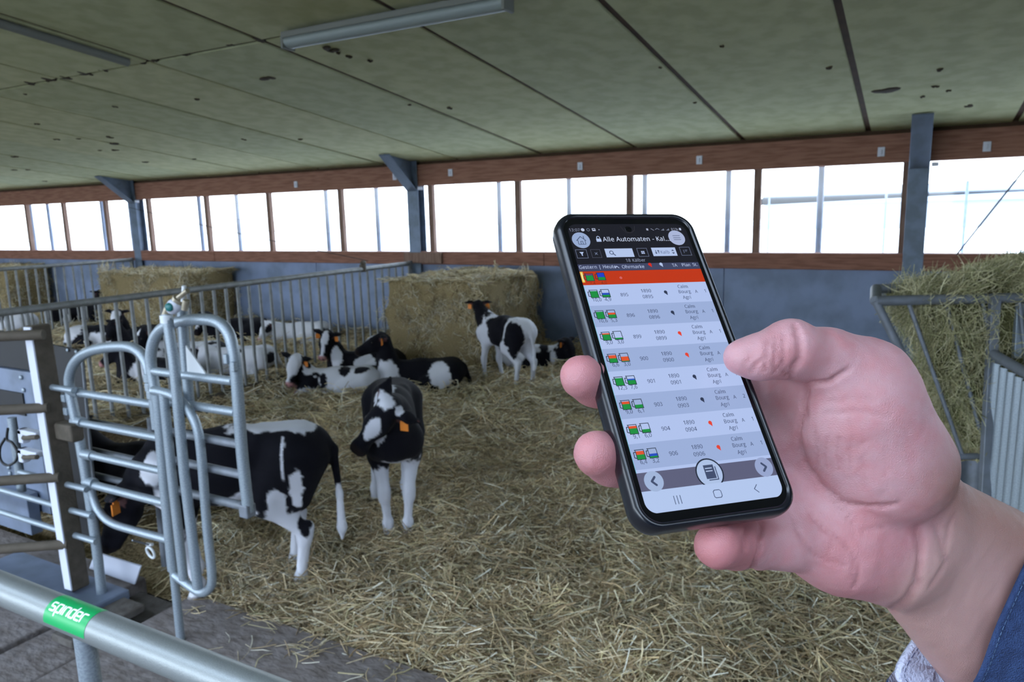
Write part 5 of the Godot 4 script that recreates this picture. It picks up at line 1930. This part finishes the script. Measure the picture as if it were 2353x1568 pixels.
	sdisc(995, 2176, 72, rgb8(150, 164, 204))
	sline([[984, 2148], [1012, 2176], [984, 2204]], 16, ink)
	sdisc(552, 2172, 108, rgb8(30, 38, 56), 2248)
	sdisc(552, 2172, 98, rgb8(172, 192, 228), 2248)
	srect(516, 2114, 594, 2214, ink)
	srect(526, 2134, 580, 2142, pale)
	srect(526, 2154, 580, 2162, pale)
	sline([[606, 2132], [606, 2222], [534, 2222]], 7, ink)
	for i in 3:
		sline([[224 + i * 24, 2300], [224 + i * 24, 2356]], 5, ink)
	sline([[540, 2296], [580, 2296], [590, 2306], [590, 2340], [580, 2350], [540, 2350], [530, 2340], [530, 2306], [540, 2296]], 5, ink)
	sline([[884, 2294], [856, 2322], [884, 2350]], 5, ink)
	return ImageTexture.create_from_image(scr)

# ==================================================================== the hand that holds it
func hp(px: float, py: float, d: float) -> Vector3:       # points of the hand, seen from where its owner looks at it; axes of the camera
	return Vector3((px - 1176.5) / FOCAL, (784.0 - py) / FOCAL, -1.0) * d

func hand() -> void:
	var b := Body.new()
	b.cell = 0.0015
	var k := 0.008
	# thumb: tip, pad, joint, base
	b.bone(hp(1704, 822, 0.3385), hp(1750, 820, 0.3380), 0.0083, 0.0100, 0.006)
	b.bone(hp(1750, 820, 0.3380), hp(1815, 803, 0.3410), 0.0100, 0.0130, 0.006)
	b.bone(hp(1815, 803, 0.3420), hp(1900, 828, 0.3500), 0.0130, 0.0136, 0.006)
	b.bone(hp(1900, 832, 0.3530), hp(1995, 876, 0.3600), 0.0142, 0.0170, 0.010)
	b.bone(hp(1985, 880, 0.3600), hp(2075, 1055, 0.3720), 0.0190, 0.0235, 0.016)
	b.bone(hp(1975, 960, 0.3560), hp(2045, 1090, 0.3610), 0.0240, 0.0248, 0.018)
	b.bone(hp(1900, 985, 0.3620), hp(1960, 1080, 0.3640), 0.0165, 0.0220, 0.016)
	b.bone(hp(1830, 905, 0.3700), hp(1905, 980, 0.3680), 0.0120, 0.0160, 0.012)
	# palm, from the finger roots behind the phone to the heel
	b.bone(hp(1815, 950, 0.3840), hp(2080, 1130, 0.3860), 0.0130, 0.0200, 0.016)
	b.bone(hp(1790, 1050, 0.3780), hp(2060, 1200, 0.3840), 0.0130, 0.0210, 0.016)
	b.bone(hp(1775, 1150, 0.3680), hp(2040, 1260, 0.3780), 0.0130, 0.0210, 0.016)
	b.bone(hp(1790, 1232, 0.3560), hp(1930, 1262, 0.3640), 0.0130, 0.0180, 0.014)
	b.bone(hp(1930, 1265, 0.3640), hp(2050, 1300, 0.3740), 0.0195, 0.0200, 0.014)
	# wrist and forearm, broader than deep
	b.bone(hp(2130, 1160, 0.3880), hp(2430, 1330, 0.4350), 0.0190, 0.0260, 0.014)
	b.bone(hp(2105, 1250, 0.3880), hp(2380, 1480, 0.4350), 0.0210, 0.0280, 0.014)
	b.bone(hp(2080, 1330, 0.3860), hp(2300, 1580, 0.4300), 0.0170, 0.0240, 0.012)
	for q in [[2140, 1180, 2330, 1330, 0.3690], [2150, 1235, 2300, 1380, 0.3675]]:      # tendons
		b.bone(hp(q[0], q[1], q[4]), hp(q[2], q[3], q[4] + 0.041), 0.0052, 0.006, 0.008)
	# index finger behind the phone
	b.bone(hp(1815, 945, 0.3840), hp(1660, 840, 0.3920), 0.0125, 0.0110, k)
	b.bone(hp(1660, 840, 0.3920), hp(1560, 740, 0.3860), 0.0108, 0.0098, k)
	b.bone(hp(1560, 740, 0.3860), hp(1510, 660, 0.3760), 0.0096, 0.0084, k)
	# middle finger, its tip hooked round the left edge
	b.bone(hp(1790, 1030, 0.3780), hp(1580, 960, 0.3880), 0.0125, 0.0112, k)
	b.bone(hp(1580, 960, 0.3880), hp(1430, 900, 0.3660), 0.0110, 0.0104, k)
	b.bone(hp(1430, 898, 0.3650), hp(1370, 878, 0.3440), 0.0103, 0.0104, k)
	b.bone(hp(1370, 878, 0.3440), hp(1336, 866, 0.3340), 0.0104, 0.0098, k)
	# ring finger
	b.bone(hp(1775, 1140, 0.3680), hp(1600, 1120, 0.3700), 0.0122, 0.0112, k)
	b.bone(hp(1600, 1120, 0.3700), hp(1470, 1085, 0.3500), 0.0110, 0.0104, k)
	b.bone(hp(1470, 1083, 0.3480), hp(1405, 1056, 0.3300), 0.0103, 0.0104, k)
	b.bone(hp(1405, 1056, 0.3300), hp(1370, 1043, 0.3200), 0.0104, 0.0100, k)
	# little finger, curled under the foot of the phone with its tip towards the eye
	b.bone(hp(1800, 1248, 0.3540), hp(1742, 1250, 0.3500), 0.0130, 0.0118, 0.006)
	b.bone(hp(1738, 1252, 0.3480), hp(1690, 1256, 0.3370), 0.0112, 0.0104, 0.003)
	b.bone(hp(1686, 1256, 0.3340), hp(1648, 1255, 0.3180), 0.0102, 0.0099, 0.003)
	# creases, cut along the palm in the hand's own plane
	var creases := [
		[[1826, 750], [1838, 785], [1836, 825], [1815, 865]], [[1860, 886], [1905, 878], [1945, 850]], [[1850, 960], [1846, 925], [1858, 890]], [[1765, 782], [1760, 850]], [[1782, 776], [1780, 855]], [[1800, 768], [1800, 862]], [[1728, 855], [1735, 838], [1755, 828]],
		[[1840, 960], [1836, 1000], [1850, 1060], [1885, 1110], [1935, 1155], [2000, 1165], [2060, 1160]], [[1905, 1140], [1935, 1180], [1965, 1210], [2030, 1215]], [[1862, 1180], [1905, 1225], [1950, 1262], [1970, 1290], [1968, 1350]], [[1825, 1190], [1842, 1240], [1880, 1280], [1940, 1300]], [[1925, 1150], [1960, 1190], [1985, 1230]],
		[[2108, 1215], [2118, 1270], [2110, 1340], [2075, 1390], [2050, 1402]], [[2150, 1210], [2175, 1290], [2140, 1350]], [[2190, 1190], [2165, 1280]], [[1900, 1010], [1898, 1075]], [[1925, 1005], [1926, 1080]], [[1952, 1010], [1950, 1085]], [[1878, 1010], [1880, 1070]], [[1985, 1020], [1980, 1075]],
		[[1890, 950], [1990, 945], [2040, 955]], [[1905, 925], [2000, 915]], [[1752, 1200], [1745, 1260], [1728, 1312]], [[1712, 1208], [1712, 1262]]]
	var depth := [1.9, 2.0, 1.6, 1.0, 1.0, 1.1, 0.8, 1.4, 0.8, 1.1, 1.0, 0.6, 1.7, 0.9, 0.8, 0.6, 0.6, 0.6, 0.55, 0.55, 0.65, 0.5, 1.6, 1.3]
	var wide := [7.0, 6.0, 7.0, 4.5, 4.5, 4.5, 4.0, 5.0, 4.0, 4.5, 4.5, 4.0, 9.0, 6.0, 6.0, 4.0, 4.0, 4.0, 4.0, 4.0, 4.5, 4.0, 5.0, 5.0]
	var lines := RandomNumberGenerator.new()
	lines.seed = 19
	for i in 34:                                     # fine lines of the ball of the thumb, the heel and the thumb itself
		var p := Vector2(lines.randf_range(1862, 2040), lines.randf_range(960, 1120))
		var d := Vector2(lines.randf_range(-6, 6), lines.randf_range(30, 62))
		if i % 4 == 3:
			p = Vector2(lines.randf_range(1880, 2020), lines.randf_range(890, 960))
			d = Vector2(lines.randf_range(30, 70), lines.randf_range(-8, 8))
		if i % 7 == 5:
			p = Vector2(lines.randf_range(1860, 1980), lines.randf_range(1170, 1330))
			d = Vector2(lines.randf_range(-40, 40), lines.randf_range(20, 50))
		if i % 6 == 1:
			p = Vector2(lines.randf_range(1715, 1800), lines.randf_range(770, 815))
			d = Vector2(lines.randf_range(-4, 8), lines.randf_range(18, 40))
		creases.append([[p.x, p.y], [p.x + d.x, p.y + d.y]])
		depth.append(lines.randf_range(0.25, 0.5))
		wide.append(lines.randf_range(3.0, 4.2))
	var segs := []
	for i in creases.size():
		for j in creases[i].size() - 1:
			segs.append([Vector2(creases[i][j][0], creases[i][j][1]), Vector2(creases[i][j + 1][0], creases[i][j + 1][1]), depth[i] * 0.001, wide[i], (Vector2(creases[i][j][0], creases[i][j][1]) + Vector2(creases[i][j + 1][0], creases[i][j + 1][1])) * 0.5,
				(Vector2(creases[i][j][0], creases[i][j][1]) - Vector2(creases[i][j + 1][0], creases[i][j + 1][1])).abs() * 0.5 + Vector2.ONE * wide[i] * 2.5])
	var nz := noise
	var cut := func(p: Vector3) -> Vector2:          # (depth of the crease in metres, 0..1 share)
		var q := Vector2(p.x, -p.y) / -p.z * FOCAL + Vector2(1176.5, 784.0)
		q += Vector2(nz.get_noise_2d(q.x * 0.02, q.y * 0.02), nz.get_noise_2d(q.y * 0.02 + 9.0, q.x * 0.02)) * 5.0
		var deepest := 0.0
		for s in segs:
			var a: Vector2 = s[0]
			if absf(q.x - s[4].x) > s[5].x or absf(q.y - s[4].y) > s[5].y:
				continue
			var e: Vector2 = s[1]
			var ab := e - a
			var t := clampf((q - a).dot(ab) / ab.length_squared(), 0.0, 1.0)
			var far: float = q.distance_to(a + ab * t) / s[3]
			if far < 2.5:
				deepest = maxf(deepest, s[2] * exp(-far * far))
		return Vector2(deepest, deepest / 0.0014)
	b.warp = func(p: Vector3, n: Vector3) -> Vector3:
		var facing := clampf(n.z * 2.0 + 0.4, 0.0, 1.0)
		var bump := 0.00035 * nz.get_noise_3dv(p * 90.0)
		if facing <= 0.0:
			return p + n * bump
		return p + n * (bump - facing * cut.call(p).x)
	var base := lin8(186, 142, 146)
	var red := lin8(184, 114, 117)
	var arm := lin8(182, 144, 138)
	var back := lin8(140, 102, 90)  # hairy back of the forearm, partly painted shade
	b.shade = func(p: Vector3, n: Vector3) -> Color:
		var q := Vector2(p.x, -p.y) / -p.z * FOCAL + Vector2(1176.5, 784.0)
		var c := base
		var blotch := nz.get_noise_3dv(p * 45.0) * 0.5 + nz.get_noise_3dv(p * 160.0) * 0.25
		c = c.lerp(red, clampf(0.25 + blotch, 0.0, 0.6))
		# redder finger ends, heel and edge of the palm; paler, browner forearm, its hairy back deepened by painted shade
		var tips := smoothstep(1760.0, 1420.0, q.x) * 0.5
		tips = maxf(tips, smoothstep(120.0, 60.0, q.distance_to(Vector2(1650, 1255))) * 0.75)
		c = c.lerp(red, maxf(tips, 0.45 * smoothstep(170.0, 60.0, q.distance_to(Vector2(1985, 1310)))))
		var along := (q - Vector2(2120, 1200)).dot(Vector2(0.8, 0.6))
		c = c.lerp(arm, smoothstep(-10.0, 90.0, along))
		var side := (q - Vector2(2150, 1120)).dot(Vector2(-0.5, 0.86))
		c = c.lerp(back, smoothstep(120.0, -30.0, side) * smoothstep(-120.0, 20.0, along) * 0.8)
		c = c.lerp(red * 0.62, clampf(cut.call(p).y, 0.0, 1.0) * 0.4 * clampf(n.z * 2.0 + 0.4, 0.0, 1.0))  # creases also coloured darker red, standing in for their shade
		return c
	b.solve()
	var skin := mat("skin", Color.WHITE, 0.5)
	skin.vertex_color_use_as_albedo = true
	skin.subsurf_scatter_enabled = true
	skin.subsurf_scatter_strength = 0.12
	skin.heightmap_enabled = true
	skin.heightmap_texture = tex(31, 0.08, [], [], 5)
	skin.heightmap_scale = 0.025
	skin.uv1_triplanar = true
	skin.uv1_scale = Vector3.ONE * 28.0
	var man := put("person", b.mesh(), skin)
	tag(man, "right hand and forearm in a navy sleeve holding the smartphone", "person")
	man.transform = Transform3D(cam_basis, EYE)
	# navy work jacket: the sleeve's edge crosses the forearm, its pale lining shows behind
	var cloth := mat("navy_cloth", rgb8(44, 66, 108), 0.9)
	clad(cloth, tex(41, 0.02, [Color(0.8, 0.82, 0.85), Color(0.92, 0.93, 0.95), Color.WHITE], [0.3, 0.5, 0.7], 5), Vector3.ONE * 9.0, tex(42, 0.2, [], [], 3), 0.12, false)
	var lining := mat("pale_lining", rgb8(196, 200, 224), 0.9)
	clad(lining, null, Vector3.ONE * 12.0, tex(43, 0.06, [], [], 4), 0.15, false)
	var f0 := hp(2356, 1290, 0.382)
	var f1 := hp(2292, 1430, 0.374)
	var f2 := hp(2228, 1580, 0.378)
	var g0 := hp(2380, 1250, 0.448)
	var g1 := hp(2190, 1440, 0.462)
	var g2 := hp(2040, 1560, 0.440)
	var rim := smooth_path([f0, f1, f2, hp(2120, 1640, 0.405), g2, g1, g0, hp(2400, 1220, 0.42), f0], 6)
	rim.remove_at(rim.size() - 1)
	var pull := (hp(2520, 1560, 0.412) - hp(2290, 1430, 0.40))
	var outer := MB.new()
	var rings := []
	for t in [0.0, 0.012, 0.05, 0.062, 0.08, 0.2, 0.4, 0.7, 1.0]:
		var ring := []
		var mid := Vector3.ZERO
		for p in rim:
			mid += p / rim.size()
		for i in rim.size():
			var p: Vector3 = rim[i]
			var out: Vector3 = (p - mid).normalized()
			var puff := 0.0022 if t > 0.0 and t < 0.055 else 0.0006
			puff += 0.0012 * nz.get_noise_2d(i * 1.7, t * 6.0) * minf(t * 10.0, 1.0)
			ring.append(p + out * (puff if t > 0.0 else -0.0005) + pull * t)
		rings.append(ring)
	outer.loft(rings, false, false)
	var sleeve := put("sleeve", outer.mesh(), cloth, man)
	var inner := MB.new()
	var rin := []
	for t in [0.0, 0.02, 0.3, 0.9]:
		var ring := []
		var mid := Vector3.ZERO
		for p in rim:
			mid += p / rim.size()
		for p in rim:
			ring.append(p - (p - mid).normalized() * (0.0006 + 0.0008 * minf(t * 20.0, 1.0)) + pull * t)
		rin.append(ring)
	inner.loft(rin, false, false)
	put("sleeve_lining", inner.mesh(), lining, sleeve)
	# stitches along the front edge
	var st := MB.new()
	for line in [0.055, 0.062]:
		for i in range(0, 13):
			for h in 2:
				var a: Vector3 = rim[i].lerp(rim[i + 1], 0.5 * h + 0.05) + pull * line
				var e: Vector3 = rim[i].lerp(rim[i + 1], 0.5 * h + 0.38) + pull * line
				var out: Vector3 = a.normalized() * -0.0016
				if line > 0.06:
					continue
				st.tube([a + out, a.lerp(e, 0.5) + out * 1.15, e + out], 0.00045, 6)
	put("stitching", st.mesh(), mat("stitch", rgb8(96, 124, 156), 0.9), sleeve)
	# turned cuff corner of pale cloth below the wrist
	var flap := MB.new()
	var c0 := [hp(2108, 1456, 0.418), hp(2056, 1548, 0.412), hp(2110, 1600, 0.412), hp(2210, 1610, 0.42), hp(2215, 1515, 0.43), hp(2165, 1470, 0.428)]
	var fm := Vector3.ZERO
	for p in c0:
		fm += p / 6.0
	var smooth_rim := smooth_path(c0 + [c0[0]], 5)
	smooth_rim.remove_at(smooth_rim.size() - 1)
	var fr := []
	for q in [[0.0, 0.0018], [0.75, 0.0022], [0.9, 0.0030], [0.98, 0.0024], [1.0, 0.0], [0.97, -0.002], [0.0, -0.0018]]:
		var ring := []
		for p in smooth_rim:
			var w: float = 0.0009 * nz.get_noise_3dv(p * 60.0) if q[0] < 0.8 else 0.0
			ring.append(fm + (p - fm) * maxf(q[0], 0.02) + Vector3(0, 0, q[1] + w))
		fr.append(ring)
	flap.loft(fr)
	put("cuff_lining", flap.mesh(), lining, man)
	var fs := MB.new()
	for i in range(smooth_rim.size()):
		var a: Vector3 = fm + (smooth_rim[i] - fm) * 0.82
		var e: Vector3 = fm + (smooth_rim[(i + 1) % smooth_rim.size()] - fm) * 0.82
		fs.tube([a + Vector3(0, 0, 0.0026), a.lerp(e, 0.7) + Vector3(0, 0, 0.0026)], 0.0003, 5)
	put("cuff_stitching", fs.mesh(), mat("dark_thread", rgb8(90, 96, 130), 0.9), man)
